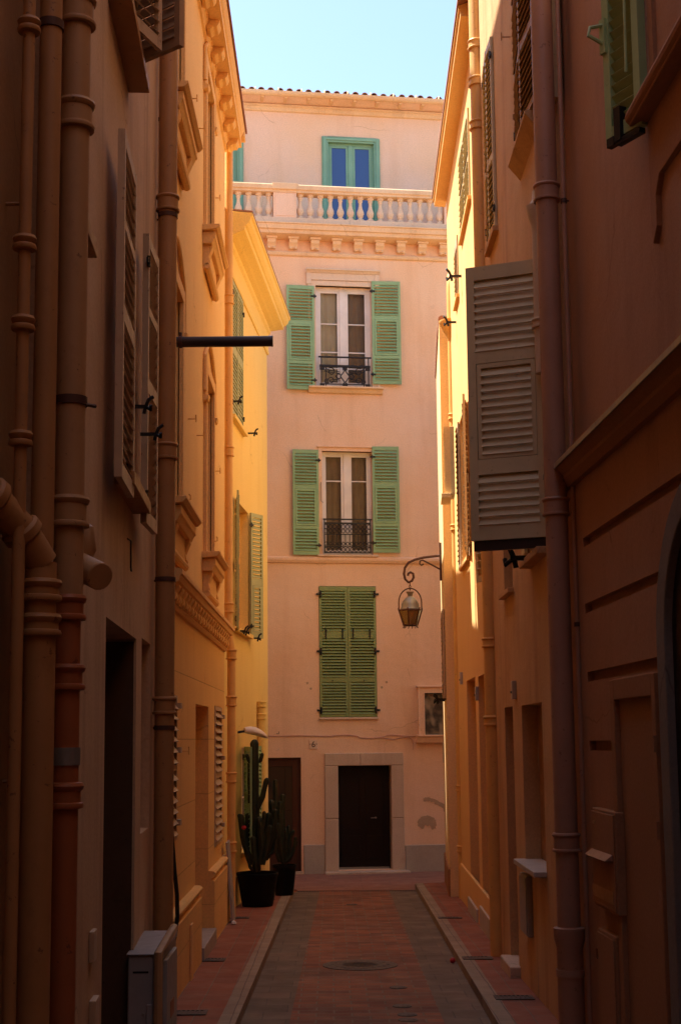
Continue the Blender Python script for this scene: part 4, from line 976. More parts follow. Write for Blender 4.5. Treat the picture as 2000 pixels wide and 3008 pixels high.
leaf(R4, wa_[1], -.03, wa_[2], .50, ht, [(.07, ht*.45), (ht*.5, ht-.08)], M['sh_grey'], R(-6), pitch=.09, hinges=False)
ht = wb_[3]-wb_[2]
leaf(R4, wb_[0]+.01, -.01, wb_[2]+.01, (wb_[1]-wb_[0])/2-.012, ht-.02, [(.07, ht*.45), (ht*.5, ht-.1)], M['sh_taupe'], 0, pitch=.09, hinges=False)
leaf(R4, wb_[1]-.01, -.01, wb_[2]+.01, (wb_[1]-wb_[0])/2-.012, ht-.02, [(.07, ht*.45), (ht*.5, ht-.1)], M['sh_taupe'], 0, mirror=True, pitch=.09, hinges=False)
leaf(R4, wc_[0]+.005, -.005, wc_[2]+.005, wc_[1]-wc_[0]-.01, wc_[3]-wc_[2]-.01, [(.06, .9)], M['sh_grey'], 0, pitch=.08, hinges=False)
obj('eaves', MB().prism_x([(0, zt), (-.21, zt+.02), (-.22, zt+.03), (-.22, zt+.12), (-.25, zt+.13), (-.25, zt+.18), (0, zt+.26)], -.30, 7.0), M['amber'], R4.e)
mb = MB().prism([(-.35, -.27, zt+.185), (s4n, -.27, zt+.185), (s4n, 6, zt+2.0), (-.35, 6, zt+2.0)], (0, 0, .05)); obj('roof', mb, M['tile_roof'], R4.e)
for q in (d1, d2): obj('door_step', MB().box(q[0]-.02, q[1]+.02, -.06, .1, -.3, R4.px(1092 if q is d1 else 1136, 2075 if q is d1 else 2118)[1]), M['panel_white'], R4.e, bev=.01)
obj('plinth', MB().box(0, s4n, -.03, .02, -.4, .75), M['amber'], R4.e, bev=.01)
# small shutter above the lane by the pipe
s, z = R4.px(1112, 1365); leaf(R4, s4n-.30, -.03, z, .40, 1.9, [(.08, .9), (1.0, 1.8)], M['sh_taupe'], R(180+24), pitch=.10, hinges=False)

R5 = Wall((2.36, 29.7), R(-93.4), 'cream_house', 'low cream house at the far right corner catching a strip of sun', 'house')
s5n = 29.7-26.02
zA, zB = R5.px(1005, 850)[1], R5.px(1018, 612)[1]
w5 = (R5.px(1022, 1030)[0]-.3, R5.px(1022, 1030)[0]+.3, R5.px(1026, 1130)[1], R5.px(1026, 940)[1], .15)
v5 = (R5.px(1023, 1470)[0]-.5, R5.px(1023, 1470)[0]+.5, R5.px(1036, 1595)[1], R5.px(1036, 1345)[1], .12)
mbw = wall_mesh(0, s5n, -.4, zA, [w5, v5], D=20., top=False)
mbw.prism([(0, 0, zA+.001), (s5n, 0, zA+.001), (s5n, 0, zB), (s5n-.6, 0, zB)], (0, 20, 0))
obj('wall', mbw, M['cream'], R5.e)
for q in (w5,):
    casement(R5, *q[:4], .1, M['sh_taupe'], [M['glass_dark']], (.5,), .05, .08)
    obj('window_sill', MB().box(q[0]-.08, q[1]+.08, -.07, .1, q[2]-.08, q[2]-.003), M['cream'], R5.e, bev=.006)
ht = v5[3]-v5[2]; wd = (v5[1]-v5[0])/2-.006
leaf(R5, v5[0]+.003, -.03, v5[2], wd, ht, [(.07, ht*.45), (ht*.5, ht-.07)], M['sh_grey'], 0, pitch=.08, hinges=False)
leaf(R5, v5[1]-.003, -.03, v5[2], wd, ht, [(.07, ht*.45), (ht*.5, ht-.07)], M['sh_grey'], 0, mirror=True, pitch=.08, hinges=False)
shutter_dog(R4, *R4.px(1050, 742), 1.4); shutter_dog(R4, *R4.px(1062, 636), 1.6)
shutter_dog(R5, v5[1], v5[2]-.03, 1.4); shutter_dog(R5, v5[0], v5[2]-.03, 1.4)
obj('plinth', MB().box(-.03, s5n, -.03, .02, -.4, .6), M['rose_trim'], R5.e, bev=.01)
mb = MB()
L = math.hypot(s5n-.6, zB-zA); nT = 12
for k in range(nT):
    t = k/nT; s = (s5n-.6)*t; z = zA+(zB-zA)*t
    for j in range(6):
        mb.tube([(s-.05, .045+j*.2, z+.0), (s+(s5n-.6)/nT, .045+j*.2, z+.05+(zB-zA)/nT)], [.085, .07], 10)
for j in range(5): mb.tube([(s5n-.62, .06+j*.13, zB+.03), (s5n+.03, .06+j*.13, zB+.05)], [.07, .08], 10)
obj('roof', mb, M['tile_roof'], R5.e, True)

# ================================================================== downpipes
def vpipe(X, Y, d): return atd(X, Y, d)
p = vpipe(55, 700, 5.95)
downpipe('downpipe', 'thin brown downpipe, leftmost of the near left cluster', [(p.x, p.y, gz(7)+.1), (p.x, p.y, 16)], .028, M['pipe_brown'], [atd(55, Y, 5.95).z for Y in (60, 560, 745, 1010)], (), None, ch=.07)
p = vpipe(107, 700, 6.15)
zE = atd(100, 1290, 6.15).z
downpipe('downpipe', 'orange brown downpipe in the middle of the near left cluster', [(p.x, p.y, zE+.05), (p.x, p.y, 16)], .052, M['pipe_brown'], (), [atd(100, 60, 6.15).z], (-.12, 0, 0))
q = atd(88, 1700, 6.1)
t = downpipe('downpipe', 'stout brown downpipe with a ribbed elbow at the near left', [(q.x, q.y, gz(7)+.1), (q.x, q.y, zE-.02)], .070, M['pipe_brown'], [atd(88, Y, 6.1).z for Y in (1360, 1440)], (), None)
el = [Vector(v) for v in ((-.42, -.55, .36), (-.30, -.40, .33), (-.17, -.22, .24), (-.07, -.08, .11), (0, 0, -.02))]
for i in range(len(el)): el[i] = el[i]+Vector((0, 0, zE-gz(7)-.1))
obj('elbow', MB().tube(el, .075, 16), M['pipe_brown'], t, True)
for i in range(1, 4):
    dv = (el[i+1]-el[i-1]).normalized()*.03
    obj('collar', MB().tube([el[i]-dv, el[i]-dv*.6, el[i]+dv*.6, el[i]+dv], [.08, .092, .092, .08], 16), M['pipe_brown'], t, True)
p = vpipe(163, 1000, 6.4); zj = atd(155, 1385, 6.4).z
downpipe('downpipe', 'thick taupe downpipe with ringed collars beside the mauve wall', [(p.x, p.y, zj), (p.x, p.y, 16)], .070, M['pipe_taupe'], [atd(170, Y, 6.4).z for Y in (30, 268, 1180)], [atd(165, 925, 6.4).z], (.1, .1, 0), ch=.15)
downpipe('downpipe', 'red oxide lower downpipe with a dark repair band', [(p.x, p.y, gz(7.6)+.1), (p.x, p.y, zj+.02)], .062, M['pipe_red'], [atd(155, Y, 6.4).z for Y in (1400, 1560, 1832)], [], None, ch=.12)
z_ = atd(150, 1742, 6.4).z
o = bpy.data.objects['downpipe.003'] if 'downpipe.003' in bpy.data.objects else None
tag(obj('repair_band', MB().lathe([(.065, -.04), (.069, -.04), (.069, .04), (.065, .04)], (p.x, p.y, z_), 18), M['zinc'], None, True), 'grey metal band clamped round the red downpipe', 'pipe band')
# flue stub crossing behind the taupe pipe
a = atd(190, 1235, 6.75); b = atd(186, 1305, 6.7); c_ = atd(232, 1328, 6.55)
t = empty('flue_pipe', a, 'short brown flue with an elbow and capped end at the near left', 'pipe')
z0 = Vector(a); pts = [Vector((-.02, .05, .10)), Vector((.02, 0, .03)), Vector((.02, -.02, -.06)), Vector((-.02, -.02, -.14))]
obj('elbow', MB().tube([a-z0+Vector((-.05, 0, .06)), a-z0+Vector((0, 0, .02)), a-z0+Vector((.01, 0, -.06)), a-z0+Vector((-.03, 0, -.14)), a-z0+Vector((-.06, 0, -.32)), a-z0+Vector((-.08, 0, -.55))], [.05, .062, .062, .06, .055, .05], 16), M['pipe_taupe'], t, True)
e0 = b-z0; e1 = c_-z0; dv = (e1-e0).normalized()
obj('stub', MB().tube([e0-dv*.05, e0+dv*.02, e1-dv*.005, e1], [.068, .068, .068, .062], 18), M['pipe_taupe'], t, True)
# pipe D at the joint of the mauve and orange houses
p = vpipe(383, 1100, 12.7)
zs_ = [atd(385, Y, 12.7).z for Y in (470, 1040, 1625)]
downpipe('downpipe', 'tall brown downpipe where the mauve and orange houses meet', [(p.x, p.y, gz(12.7)+.1), (p.x, p.y, 15.9)], .088, M['pipe_brown'], zs_, [zs_[0]-.12, atd(380, 1335, 12.7).z, zs_[2]-.2], (-.12, .1, 0), ch=.16)
p2 = vpipe(361, 900, 12.9)
downpipe('conduit', 'thin painted conduit running up beside the tall brown downpipe', [(p2.x, p2.y, gz(14)+.1), (p2.x, p2.y, 15.8)], .018, M['pipe_cream'], (), [6., 9., 12.], (-.06, 0, 0))
# pipe E at the joint of the orange and yellow houses
p = vpipe(527, 1100, 22.75); zq = [atd(526, Y, 22.75).z for Y in (690, 1040, 1400, 1508, 1615, 1790, 1950)]
zt_ = atd(526, 372, 22.75).z; x2 = p.x+.05
downpipe('downpipe', 'orange downpipe between the orange and the yellow house', [(x2, p.y-.05, gz(23)+.1), (x2, p.y-.05, zq[3]+.02), (p.x, p.y, zq[3]+.3), (p.x, p.y, zt_+.34)], .068, M['pipe_orange'], zq, (), None, ch=.17)
p = vpipe(602, 1700, 27.6)
downpipe('downpipe', 'short yellow standpipe at the far corner of the yellow house', [(p.x, p.y, zc), (p.x, p.y, atd(603, 1620, 27.6).z)], .075, M['yellow_trim'], [atd(603, Y, 27.6).z for Y in (1622, 1650)], (), None, ch=.12)
# right side pipes
p = vpipe(1281, 1200, 12.65)
zs_ = [atd(1275, Y, 12.65).z for Y in (445, 1168, 1940)]
downpipe('downpipe', 'thick rose downpipe with ringed collars beside the rose ledge', [(p.x, p.y, gz(13)+.1), (p.x, p.y, 15.9)], .104, M['pipe_rose'], zs_, [], None, ch=.17)
zz_ = [atd(1300, Y, 12.65).z for Y in (2150, 2240)]
t = empty('pipe_boot', (p.x, p.y, gz(13)+.1), 'rose cast boot sleeve at the foot of the thick rose downpipe', 'pipe sleeve')
obj('sleeve', MB().lathe([(.107, 0), (.118, .0), (.118, zz_[0]-.12-gz(13)-.1), (.14, zz_[0]-gz(13)-.14), (.14, zz_[0]+.05-gz(13)-.1), (.107, zz_[0]+.06-gz(13)-.1)], (0, 0, 0), 20), M['pipe_rose'], t, True)
obj('ring', MB().lathe([(.12, zz_[1]-gz(13)-.13), (.127, zz_[1]-gz(13)-.13), (.127, zz_[1]-gz(13)-.07), (.12, zz_[1]-gz(13)-.07)], (0, 0, 0), 20), M['pipe_rose'], t, True)
p2 = vpipe(1316, 1200, 12.55)
downpipe('conduit', 'thin rose conduit running beside the thick rose downpipe', [(p2.x+.02, p2.y, gz(13)+.1), (p2.x+.02, p2.y, 15.8)], .022, M['pipe_rose'], (), [4., 8., 12.], (.05, 0, 0))
# hopper pipe behind the rose pipe
p = vpipe(1243, 650, 13.2)
t = downpipe('downpipe', 'cream downpipe with a round hopper behind the rose pipe', [(p.x, p.y, atd(1240, 860, 13.2).z), (p.x, p.y, atd(1236, 520, 13.2).z)], .07, M['pipe_cream'], [atd(1240, 745, 13.2).z], (), None)
hz = atd(1236, 520, 13.2).z-atd(1240, 860, 13.2).z
obj('hopper', MB().lathe([(.07, hz-.10), (.075, hz), (.10, hz+.08), (.115, hz+.16), (.12, hz+.20), (.10, hz+.20), (.06, hz+.26), (.05, hz+.36)], (0, 0, 0), 18), M['pipe_cream'], t, True)
p = vpipe(1130, 1500, 18.0); pz = [atd(1140, Y, 18.0).z for Y in (1480, 1660)]
downpipe('downpipe', 'tall orange downpipe where the tan and amber houses meet', [(p.x, p.y, gz(18)+.1), (p.x, p.y, 15.9)], .098, M['pipe_orange'], pz+[atd(1095, Y, 18.0).z for Y in (105, 190, 290)], (), None, ch=.13)
p2 = vpipe(1155, 1550, 17.6)
downpipe('conduit', 'thin cream conduit climbing beside the tall orange downpipe', [(p2.x+.02, p2.y, gz(18)+.1), (p2.x+.02, p2.y, 15.4)], .026, M['pipe_cream'], [atd(1120, Y, 17.6).z for Y in (205, 690)], [5., 6.5, 8., 10.], (.05, 0, 0), ch=.05)
p = vpipe(1043, 1100, 25.6); ht_ = atd(1032, 745, 25.6).z
t = downpipe('downpipe', 'orange downpipe with a wide hopper head at the sunlit corner', [(p.x+.02, p.y, gz(25)+.1), (p.x+.02, p.y, ht_-.25)], .072, M['pipe_orange'], [atd(1040, Y, 25.6).z for Y in (960, 1000, 1215, 1815, 1955)], (), None, ch=.12)
b_ = ht_-gz(25)-.1
obj('hopper', MB().lathe([(.074, b_-.35), (.09, b_-.28), (.13, b_-.20), (.20, b_-.04), (.23, b_), (.23, b_+.04), (.20, b_+.04), (.19, b_)], (0, 0, 0), 20), M['pipe_orange'], t, True)
obj('inlet', MB().tube([(0, 0, b_), (0, 0, b_+.7), (.02, .05, b_+.95), (.12, .1, b_+1.1)], .075, 14), M['pipe_orange'], t, True)
obj('side_branch', MB().tube([(.06, -.05, b_-1.9), (.10, -.08, b_-1.5), (.10, -.08, b_-1.2), (.2, -.05, b_-1.1)], .028, 10), M['pipe_cream'], t, True)

# ================================================================== street furniture and small things
# street lantern on a scrolled bracket
ld = 27.8
def lp(X, Y): return atd(X, Y, ld)
base = lp(1015, 1290)
t = empty('street_lantern', base, 'old iron lantern hanging from a scrolled bracket at the right', 'lantern')
Pp = [lp(X, Y)-base for X, Y in ((1016, 1279), (1000, 1281), (975, 1284), (955, 1289), (940, 1296), (932, 1308), (930, 1322), (933, 1334), (940, 1341), (948, 1338), (952, 1330), (951, 1321), (945, 1318), (940, 1321), (939, 1326))]
br_ = MB().tube(Pp, .026, 10); br_.tube([lp(X, Y)-base for X, Y in ((1015, 1312), (1000, 1304), (985, 1296), (973, 1290), (967, 1292), (966, 1298), (970, 1302), (975, 1299))], .017, 8)
br_.box(-.03, .03, -.03, .03, (lp(1015, 1337)-base).z, (lp(1015, 1250)-base).z)
br_.tube([(0, 0, 0.03), ((R5.w(0, 0, 0)-base).x+.05, (R5.w(.4, 0, 0)-base).y, .03)], .02, 8)
obj('bracket', br_, M['rust'], t, True)
c0 = lp(943.5, 1345)-base; mb = MB()
for i in range(3): mb.tube([(c0.x+.02*math.cos(a)*(1 if i % 2 else .3), c0.y+.02*math.cos(a)*(.3 if i % 2 else 1), c0.z-.01-i*.045+.03*math.sin(a)) for a in [k*math.pi/4 for k in range(9)]], .007, 6)
obj('chain', mb, M['rust'], t, True)
zt_ = (lp(943, 1355)-base).z; zh = (lp(943, 1406)-base).z; zb_ = (lp(943, 1440)-base).z; wr = .245
arc = [(c0.x+wr*.93*math.cos(a), c0.y, zh+.16+(zt_-zh-.16)*math.sin(a)) for a in [math.pi*k/14 for k in range(15)]]
arc = [(c0.x+wr*.93, c0.y, zh)]+arc+[(c0.x-wr*.93, c0.y, zh)]
obj('hanger_loop', MB().tube(arc, .013, 8), M['rust'], t, True)
z0 = zh
obj('hood', MB().lathe([(wr*.80, z0+.01), (wr*.82, z0+.03), (wr*.74, z0+.06), (wr*.72, z0+.12), (wr*.60, z0+.19), (wr*.42, z0+.24), (wr*.26, z0+.27), (wr*.2, z0+.29), (wr*.22, z0+.33), (wr*.30, z0+.36), (wr*.34, z0+.375), (.02, z0+.36)], (c0.x, c0.y, 0), 24), M['zinc'], t, True)
mb = MB(); hexa = lambda r, z, k: Vector((c0.x+r*math.cos(math.pi/3*k+.26), c0.y+r*math.sin(math.pi/3*k+.26), z))
rb_ = wr*.60
for k in range(6):
    mb.tube([hexa(wr*.98, zh, k), hexa(rb_, zb_, k)], .014, 6); mb.tube([hexa(wr*.98, zh, k), hexa(wr*.98, zh, k+1)], .017, 6); mb.tube([hexa(rb_, zb_, k), hexa(rb_, zb_, k+1)], .014, 6)
    mb.tube([hexa(wr*.98, zh, k), hexa(wr*1.03, zh+.05, k)], [.02, .008], 6)
    for q in (0, .5):
        pA = hexa(rb_, zb_, k).lerp(hexa(rb_, zb_, k+1), q); ou = (pA-Vector((c0.x, c0.y, zb_))).normalized()
        mb.tube([pA, pA+Vector((0, 0, -.04)), pA+ou*.02+Vector((0, 0, -.055))], .007, 5)
mb.lathe([(wr*.82, zh+.0), (wr*.97, zh-.004), (wr*.97, zh+.012), (wr*.82, zh+.016)], (c0.x, c0.y, 0), 6, ang=.26)
obj('lantern_frame', mb, M['rust'], t)
for k in range(6):
    g = MB(); a, b, c, d = hexa(wr*.95, zh-.01, k), hexa(wr*.95, zh-.01, k+1), hexa(rb_*.97, zb_+.005, k+1), hexa(rb_*.97, zb_+.005, k)
    nrm = (b-a).cross(d-a).normalized()*.004; g.prism([a, b, c, d], nrm); obj('glass_pane', g, M['amberglass'], t)
# modern lamp head on the yellow house
a, b = atd(563, 1684, 25.0), atd(617, 1700, 25.2)
t = empty('wall_lamp', a, 'white oval lamp head on a short arm above the tall cactus', 'lamp')
dv = b-a; L = dv.length; sd = Vector((dv.y, -dv.x, 0)).normalized()
rings = []
for i in range(13):
    u = i/12; wdt = .11*math.sin(math.pi*min(1, .12+u*.9))**.6+.01; hh = .09*math.sin(math.pi*min(1, .15+u*.85))**.6+.01
    c = dv*u+Vector((0, 0, .03*math.sin(math.pi*u))); rings.append([c+sd*wdt*math.cos(th)+Vector((0, 0, hh*math.sin(th)*(1 if math.sin(th) > 0 else .5))) for th in [2*math.pi*k/16 for k in range(16)]])
obj('lamp_head', MB().rings(rings), M['lamp_white'], t, True)
obj('arm', MB().tube([(0, 0, 0), (-.12, -.02, -.02), (-.42, -.05, -.02)], .022, 8).lathe([(.06, -.02), (.06, .02)], (-.40, -.05, -.02), 10, 'x'), M['iron'], t, True)
# black steel tube from the left wall
a, b = atd(390, 788, 14.2), atd(628, 788, 14.2)
t = empty('steel_tube', a, 'dark steel tube jutting straight out over the lane from the left', 'pole')
obj('tube', MB().tube([(-.2, 0, 0), (b.x-a.x, 0, 0)], .056, 20), M['steel'], t, True)
obj('end_cap', MB().tube([(b.x-a.x-.012, 0, 0), (b.x-a.x+.004, 0, 0)], .058, 20), M['steel'], t, True)
obj('wall_flange', MB().tube([(-.16, 0, 0), (-.13, 0, 0)], .10, 20), M['steel'], t, True)
obj('clamp_ring', MB().tube([(.10, 0, 0), (.14, 0, 0)], .064, 20).box(.105, .135, -.02, .02, .06, .10), M['rust'], t)
# power cable hanging by pipe D
pts = [atd(X, Y, 14.6) for X, Y in ((392, 1860), (396, 1920), (402, 2000), (408, 2060), (409, 2110), (404, 2150), (398, 2180))]
tag(obj('power_cable', MB().tube(pts, .022, 8), M['cable'], None, True), 'black cable curving down the orange wall behind the cabinet', 'cable')
# electrical cabinet
x0 = atd(294, 2300, 11.0).x; x1 = atd(372, 2300, 11.0).x-.05; zt_ = atd(340, 2200, 11.0).z; xw = -1.72
t = empty('electrical_cabinet', ((x0+x1)/2, 11.2, gz(11.2)+.1), 'grey street cabinet standing on the left pavement', 'cabinet')
g_ = gz(11.2)+.1; xc = (x0+x1)/2; hh = zt_-g_
obj('body', MB().box(x0-xc, x1-xc+.05, -.2, .8, 0, hh), M['panel_grey'], t, bev=.012)
obj('lid', MB().prism_x([(-.22, hh+.001), (.82, hh+.001), (.82, hh+.05), (-.22, hh+.012)], x0-xc-.01, x1-xc+.06), M['panel_grey'], t, bev=.006)
obj('door', MB().box(x1-xc+.051, x1-xc+.085, -.12, .58, .06, hh-.05), M['panel_grey'], t, bev=.006)
obj('conduit', MB().tube([(x1-xc+.03, -.24, 0), (x1-xc+.03, -.24, hh+.02), (x1-xc+.07, .1, hh+.10), (x1-xc+.09, .3, hh+.14)], .035, 8), M['pipe_taupe'], t, True)
obj('handle', MB().box(x1-xc-.06, x1-xc-.02, -.225, -.2, hh*.45, hh*.62), M['panel_grey'], t, bev=.005)
obj('notice_label', MB().box(x1-xc+.085, x1-xc+.088, .10, .34, hh*.45, hh*.58), M['pipe_red'], t, label='faded red notice label')
obj('vent_slot', MB().box(x0-xc+.04, x0-xc+.16, -.203, -.2, hh*.86, hh*.875), M['dark'], t); obj('lock', MB().lathe([(.014, -.208), (.014, -.2)], (x1-xc-.09, 0, hh*.54), 10, 'y'), M['zinc'], t)
# tilted board against the orange wall
a = Vector((-1.57, 21.95, gz(21.5)+KH))
tag(obj('leaning_board', MB().prism([(0, 0, 0), (.01, .36, 0), (-.08, .36, 1.22), (-.09, 0, 1.20)], (.03, 0, .003)), M['panel_grey'], None, loc=a), 'thin grey board leaning against the orange wall near the yellow house', 'board')
# pots and cacti
def pot(X0, X1, Yt, Yb, d, label):
    xc = atd((X0+X1)/2, Yt, d); r = (X1-X0)/2*d/F_; zb_ = gz(d)+KH; h = atd((X0+X1)/2, Yt+6, d).z-zb_
    t = empty('plant_pot', (xc.x, d, zb_), label, 'pot', group='black plant pots')
    obj('pot_body', MB().lathe([(r*.02, 0), (r*.72, 0), (r*.74, .02), (r*.97, h-.06), (r*.98, h-.055), (r, h-.05), (r*1.01, h-.005), (r*.99, h), (r*.93, h-.004), (r*.90, h-.09), (r*.02, h-.10)], (0, 0, 0), 36), M['pot'], t, True)
    obj('soil', MB().lathe([(r*.905, h-.085), (r*.5, h-.06), (.005, h-.055)], (0, 0, 0), 24), M['soil'], t, True)
    return t, h
t1, h1 = pot(546, 640, 2003, 2095, 24.6, 'large tapered black plant pot standing on the left pavement')
t2, h2 = pot(627, 682, 1985, 2060, 26.6, 'smaller black plant pot behind the large one')
rib = lambda n: (lambda a: 1+.24*math.cos(n*a))
def cactus(t, base, px_paths, d, label):
    B = Vector(base); c = empty('cactus', B, label, 'cactus', group='potted cacti')
    for i, (pp, r, dy) in enumerate(px_paths):
        P = []
        for X, Y in pp: P.append(atd(X, Y, d)+Vector((0, dy, 0))-B)
        # resample with a rounded tip
        Q = [P[0]]; rr = [r*.92]
        for a, b in zip(P, P[1:]):
            n = max(3, int((b-a).length/.05))
            for k in range(1, n+1): Q.append(a.lerp(b, k/n)); rr.append(r*(1+.07*math.sin(len(Q)*.9+i)))
        dv = (Q[-1]-Q[-2]).normalized()
        for q, s in ((.25, .95), (.55, .8), (.8, .55), (.95, .28)): Q.append(P[-1]+dv*r*q); rr.append(r*s)
        rr = [v*.78 for v in rr]; obj('stem', MB().tube(Q, rr, 30, rib(5 if r > .06 else 4)), M['cactus'], c, True)
    return c
b1 = (t1.location.x, t1.location.y, t1.location.z+h1-.08)
cactus(t1, b1, [
    ([(592, 2008), (591, 1900), (588, 1820), (587, 1713)], .082, 0),
    ([(577, 1850), (576, 1790), (576, 1760)], .05, .05),
    ([(585, 1762), (573, 1752), (569, 1740)], .032, 0), ([(592, 1755), (600, 1752), (604, 1738)], .032, 0),
    ([(594, 1860), (605, 1835), (612, 1805), (615, 1797)], .048, -.05),
    ([(580, 1990), (566, 1950), (558, 1905), (556, 1882)], .058, -.08), ([(576, 1985), (564, 1920), (553, 1885), (551, 1880)], .04, .1),
    ([(598, 1990), (604, 1950), (601, 1910), (598, 1888)], .06, -.1), ([(600, 1960), (610, 1930), (616, 1890), (618, 1878)], .05, .1),
    ([(604, 1985), (618, 1950), (628, 1915), (633, 1870)], .05, .15), ([(610, 1980), (624, 1940), (627, 1890), (624, 1850)], .055, .22),
    ([(583, 2004), (577, 1995), (575, 1988)], .03, -.1), ([(590, 1990), (586, 1960), (584, 1930)], .045, -.18),
    ([(600, 1920), (607, 1900), (609, 1872)], .035, -.05), ([(586, 1995), (572, 1960), (569, 1915), (570, 1880)], .05, .12), ([(606, 1990), (614, 1960), (622, 1930), (623, 1905)], .045, -.12), ([(612, 1980), (630, 1960), (638, 1925), (640, 1900)], .038, .05)], 24.6, 'tall columnar cactus with many arms in the large black pot')
b2 = (t2.location.x, t2.location.y, t2.location.z+h2-.08)
cactus(t2, b2, [
    ([(655, 1990), (653, 1930), (650, 1880), (651, 1835)], .055, 0), ([(650, 1985), (640, 1940), (637, 1890), (641, 1860)], .045, .05),
    ([(660, 1985), (664, 1950), (670, 1925), (675, 1915)], .04, -.05), ([(664, 1985), (675, 1960), (682, 1940)], .038, 0),
    ([(657, 1960), (660, 1930), (658, 1912)], .035, -.08), ([(645, 1985), (636, 1960), (632, 1930)], .04, -.03), ([(652, 1985), (646, 1930), (644, 1880), (645, 1850)], .05, -.06), ([(661, 1980), (668, 1945), (664, 1905)], .036, .06), ([(658, 1985), (672, 1970), (678, 1955), (681, 1930)], .033, -.1), ([(640, 1940), (632, 1905), (634, 1800)], .045, .1)], 26.6, 'shorter dark cactus with spreading arms in the smaller pot')
p = atd(562, 1907, 24.4)
tag(obj('flower', MB().lathe([(.001, -.03), (.03, -.02), (.045, .01), (.03, .04), (.001, .03)], p, 8), M['red'], None, True), 'small red flower on the tall cactus', 'flower')
# things on the ground
def ground_at(X, Y, dz=0.):
    r = ray(X, Y); k = (.25+.02*13.5-EYE+dz)/(r.z+.02*r.y); return CAMP+r*k
c = ground_at(829, 2224); t = empty('manhole_cover', (c.x, c.y, gz(c.y)+.006), 'round cast iron manhole cover set in the red bricks', 'manhole cover'); t.rotation_euler = (math.atan(-.02), 0, 0)
obj('rim', MB().lathe([(.40, 0), (.47, 0), (.47, .006), (.40, .006)], (0, 0, 0), 48), M['castiron'], t)
mb = MB().lathe([(.001, .002), (.392, .002), (.392, .007), (.001, .007)], (0, 0, 0), 48)
for r_ in (.10, .20, .30): mb.lathe([(r_, .007), (r_+.02, .007), (r_+.02, .0095), (r_, .0095)], (0, 0, 0), 40)
for k in range(12):
    a = math.pi*k/6; mb.box(-.008, .008, .32, .37, .007, .0095, Matrix.Rotation(a, 4, 'Z'))
obj('lid', mb, M['castiron'], t)
gi = 0
GR = [(545, 2110+4, .20, .10, 'below the large pot'), (480, 2211, .21, .14, 'on the left pavement'), (430, 2333, .2, .13, 'at the near left'), (1035, 2118-4, .18, .10, 'far right pavement'), (1098, 2207, .18, .13, 'beside the tall orange downpipe'), (1183, 2298, .20, .13, 'nearest on the right pavement'), (615, 2062+10, .14, .08, 'between the pots')]
LB = ['small iron grate in front of the large black pot', 'rectangular iron grate on the left pavement beside the orange doorstep', 'dark iron grate on the left pavement by the grey cabinet', 'iron grate on the far right pavement near the sunlit corner', 'iron grate in the right kerb beside the tall orange downpipe', 'nearest iron grate on the right pavement by the tan wall', 'tiny iron grate beside the smaller black pot']
for (X, Y, wx, wy, _), lb in zip(GR, LB):
    c = ground_at(X, Y, KH); t = empty('pavement_grate', (c.x, c.y, gz(c.y)+KH), lb, 'grate', group='iron pavement grates'); t.rotation_euler = (math.atan(-.02), 0, 0)
    obj('frame', MB().box(-wx, wx, -wy, -wy+.03, .001, .008).box(-wx, wx, wy-.03, wy, .001, .008).box(-wx, -wx+.03, -wy+.03, wy-.03, .001, .008).box(wx-.03, wx, -wy+.03, wy-.03, .001, .008), M['castiron'], t)
    mb = MB().box(-wx+.03, wx-.03, -wy+.03, wy-.03, .001, .003); n = int(2*wx/.045)
    for i in range(n): x = -wx+.04+i*.045; mb.box(x, x+.02, -wy+.03, wy-.03, .003, .007)
    obj('grating', mb, M['castiron'], t)
SM = [(1025, 2222+56, .06, 'one'), (1050, 2293, .07, ''), (1043, 2320-10, .06, ''), (1046, 2325, .06, ''), (810, 2086, .05, '')]
SMP = [(1223+0, 0)]
for (X, Y), lb in zip([(908, 2275), (921, 2318), (935, 2338), (938, 2350), (810, 2084)], ['small round valve cover in the bricks right of the manhole', 'round valve cover second nearest the manhole', 'round valve cover third from the manhole', 'small round valve cover nearest the bottom edge', 'small valve cover in the bricks beyond the manhole']):
    c = ground_at(X+60 if Y > 2200 else X, Y); t = empty('valve_cover', (c.x-.25 if Y > 2200 else c.x, c.y, gz(c.y)+.005), lb, 'valve cover', group='valve covers in the paving')
    obj('lid', MB().lathe([(.001, 0), (.075, 0), (.075, .008), (.001, .009)], (0, 0, 0), 20), M['castiron'], t)
    obj('rim', MB().lathe([(.08, 0), (.10, 0), (.10, .006), (.08, .006)], (0, 0, 0), 20), M['castiron'], t)
c = ground_at(1042, 2219); tag(obj('red_ball', MB().lathe([(.001, 0), (.025, .008), (.037, .03), (.034, .05), (.018, .068), (.001, .072)], (0, 0, 0), 14), M['red'], None, True, loc=(c.x, c.y, gz(c.y)+.001)), 'small red ball lying on the grey slabs by the right kerb', 'ball')
c = ground_at(523, 2128, KH); mb = MB()
for i in range(9):
    a = random.uniform(-.12, .12); mb.lathe([(.001, -.01), (random.uniform(.03, .055), .0), (random.uniform(.02, .035), .03), (.002, .045)], (a, random.uniform(-.06, .06), .012), 7, ang=random.random())
tag(obj('paper_scrap', mb, M['debris'], None, loc=(c.x, c.y, gz(c.y)+KH)), 'crumpled white paper lying below the leaning grey board', 'paper')
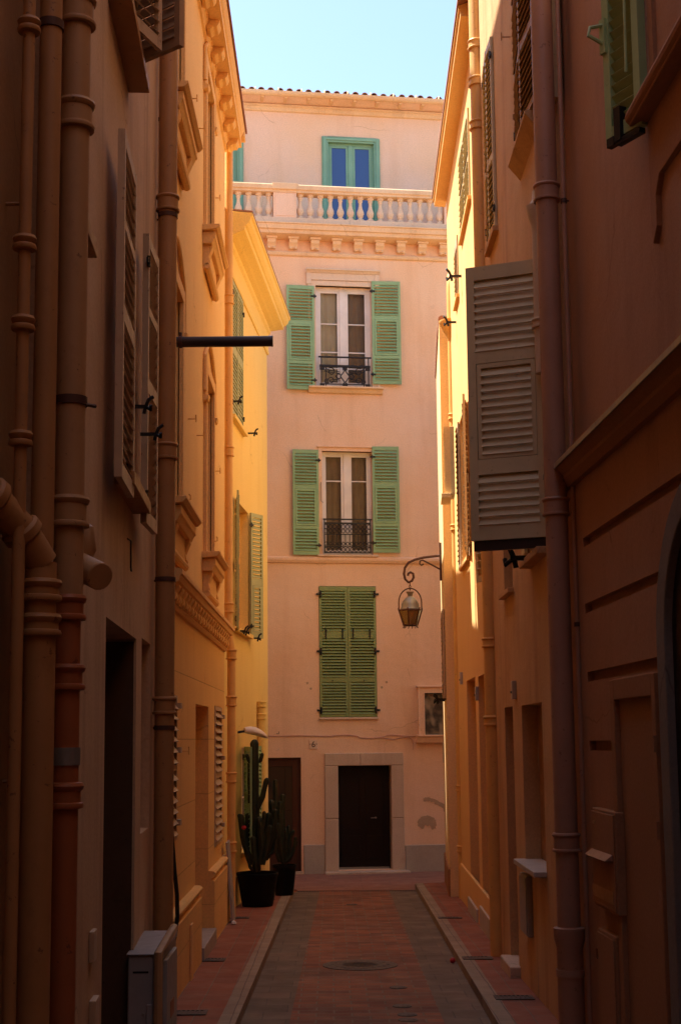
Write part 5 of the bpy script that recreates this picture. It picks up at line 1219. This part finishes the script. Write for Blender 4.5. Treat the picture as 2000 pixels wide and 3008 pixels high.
# meter boxes and small fittings
def meter(Wl, X0, Y0, X1, Y1, off, th, mat, name, label, cat, pos=False):
    s0, s1, z0, z1 = Wl.rect(X0, Y0, X1, Y1, off+th); p = Wl.w((s0+s1)/2, -off, z0)
    t = empty(name, p, label, cat, Wl.ang); hw = (s1-s0)/2; H = z1-z0
    obj('case', MB().box(-hw, hw, -th, 0, 0, H), mat, t, bev=.012)
    obj('cover', MB().box(-hw+.02, hw-.02, -th-.012, -th, H*.03, H*.97), mat, t, bev=.006)
    return t, hw, H
t, hw, H = meter(R1, 1366, 1866, 1418, 2095, LO, .08, M['rose_trim'], 'meter_box', 'tall rose painted meter box on the grooved rose wall', 'meter box')
obj('hand_shelf', MB().prism_x([(-.16, H*.52), (-.092, H*.52), (-.092, H*.58), (-.10, H*.58)], -hw+.02, hw-.06), M['pipe_rose'], t, bev=.004)
obj('window_slot', MB().box(-hw+.08, -hw+.16, -.098, -.092, H*.84, H*.87), M['pipe_brown'], t)
obj('bottom_recess', MB().box(-hw+.02, hw-.08, -.097, -.092, H*.10, H*.22), M['pipe_brown'], t)
t, hw, H = meter(R1, 1381, 2150, 1420, 2420, LO, .07, M['rose_trim'], 'meter_box', 'lower rose painted meter box below the tall one', 'meter box')
t, hw, H = meter(R2, 1198, 2015, 1213, 2150, .0, .06, M['panel_grey'], 'meter_box', 'narrow grey meter box under the white marble sill', 'meter box')
for Wl, X, Y, lb in ((R2, 1187, 1590, 'white doorbell box on the tan wall above the narrow doorway'), (R4, 1101, 1598, 'small white doorbell box on the amber wall between the doorways'), (R4, 1065, 1563, 'small junction box on the amber wall beside the hopper pipe')):
    s, z = Wl.px(X, Y); p = Wl.w(s, 0, z); t = empty('doorbell_box', p, lb, 'doorbell', Wl.ang)
    obj('case', MB().box(-.06, .06, -.05, 0, -.10, .11), M['panel_white'], t, bev=.006); obj('button', MB().lathe([(.014, -.062), (.014, -.05)], (0, 0, -.02), 8, 'y'), M['iron'], t)
a = atd(1025, 1733, 29.75)
t = empty('wall_plaque', a, 'small white plaque fixed at the far corner of the cream house', 'plaque')
obj('plate', MB().box(-.055, .05, -.012, .012, -.21, .21), M['panel_white'], t, bev=.004)
for i in range(4): obj('mark', MB().box(-.03, .025, -.015, -.012, -.15+i*.08, -.12+i*.08), M['zinc'], t)
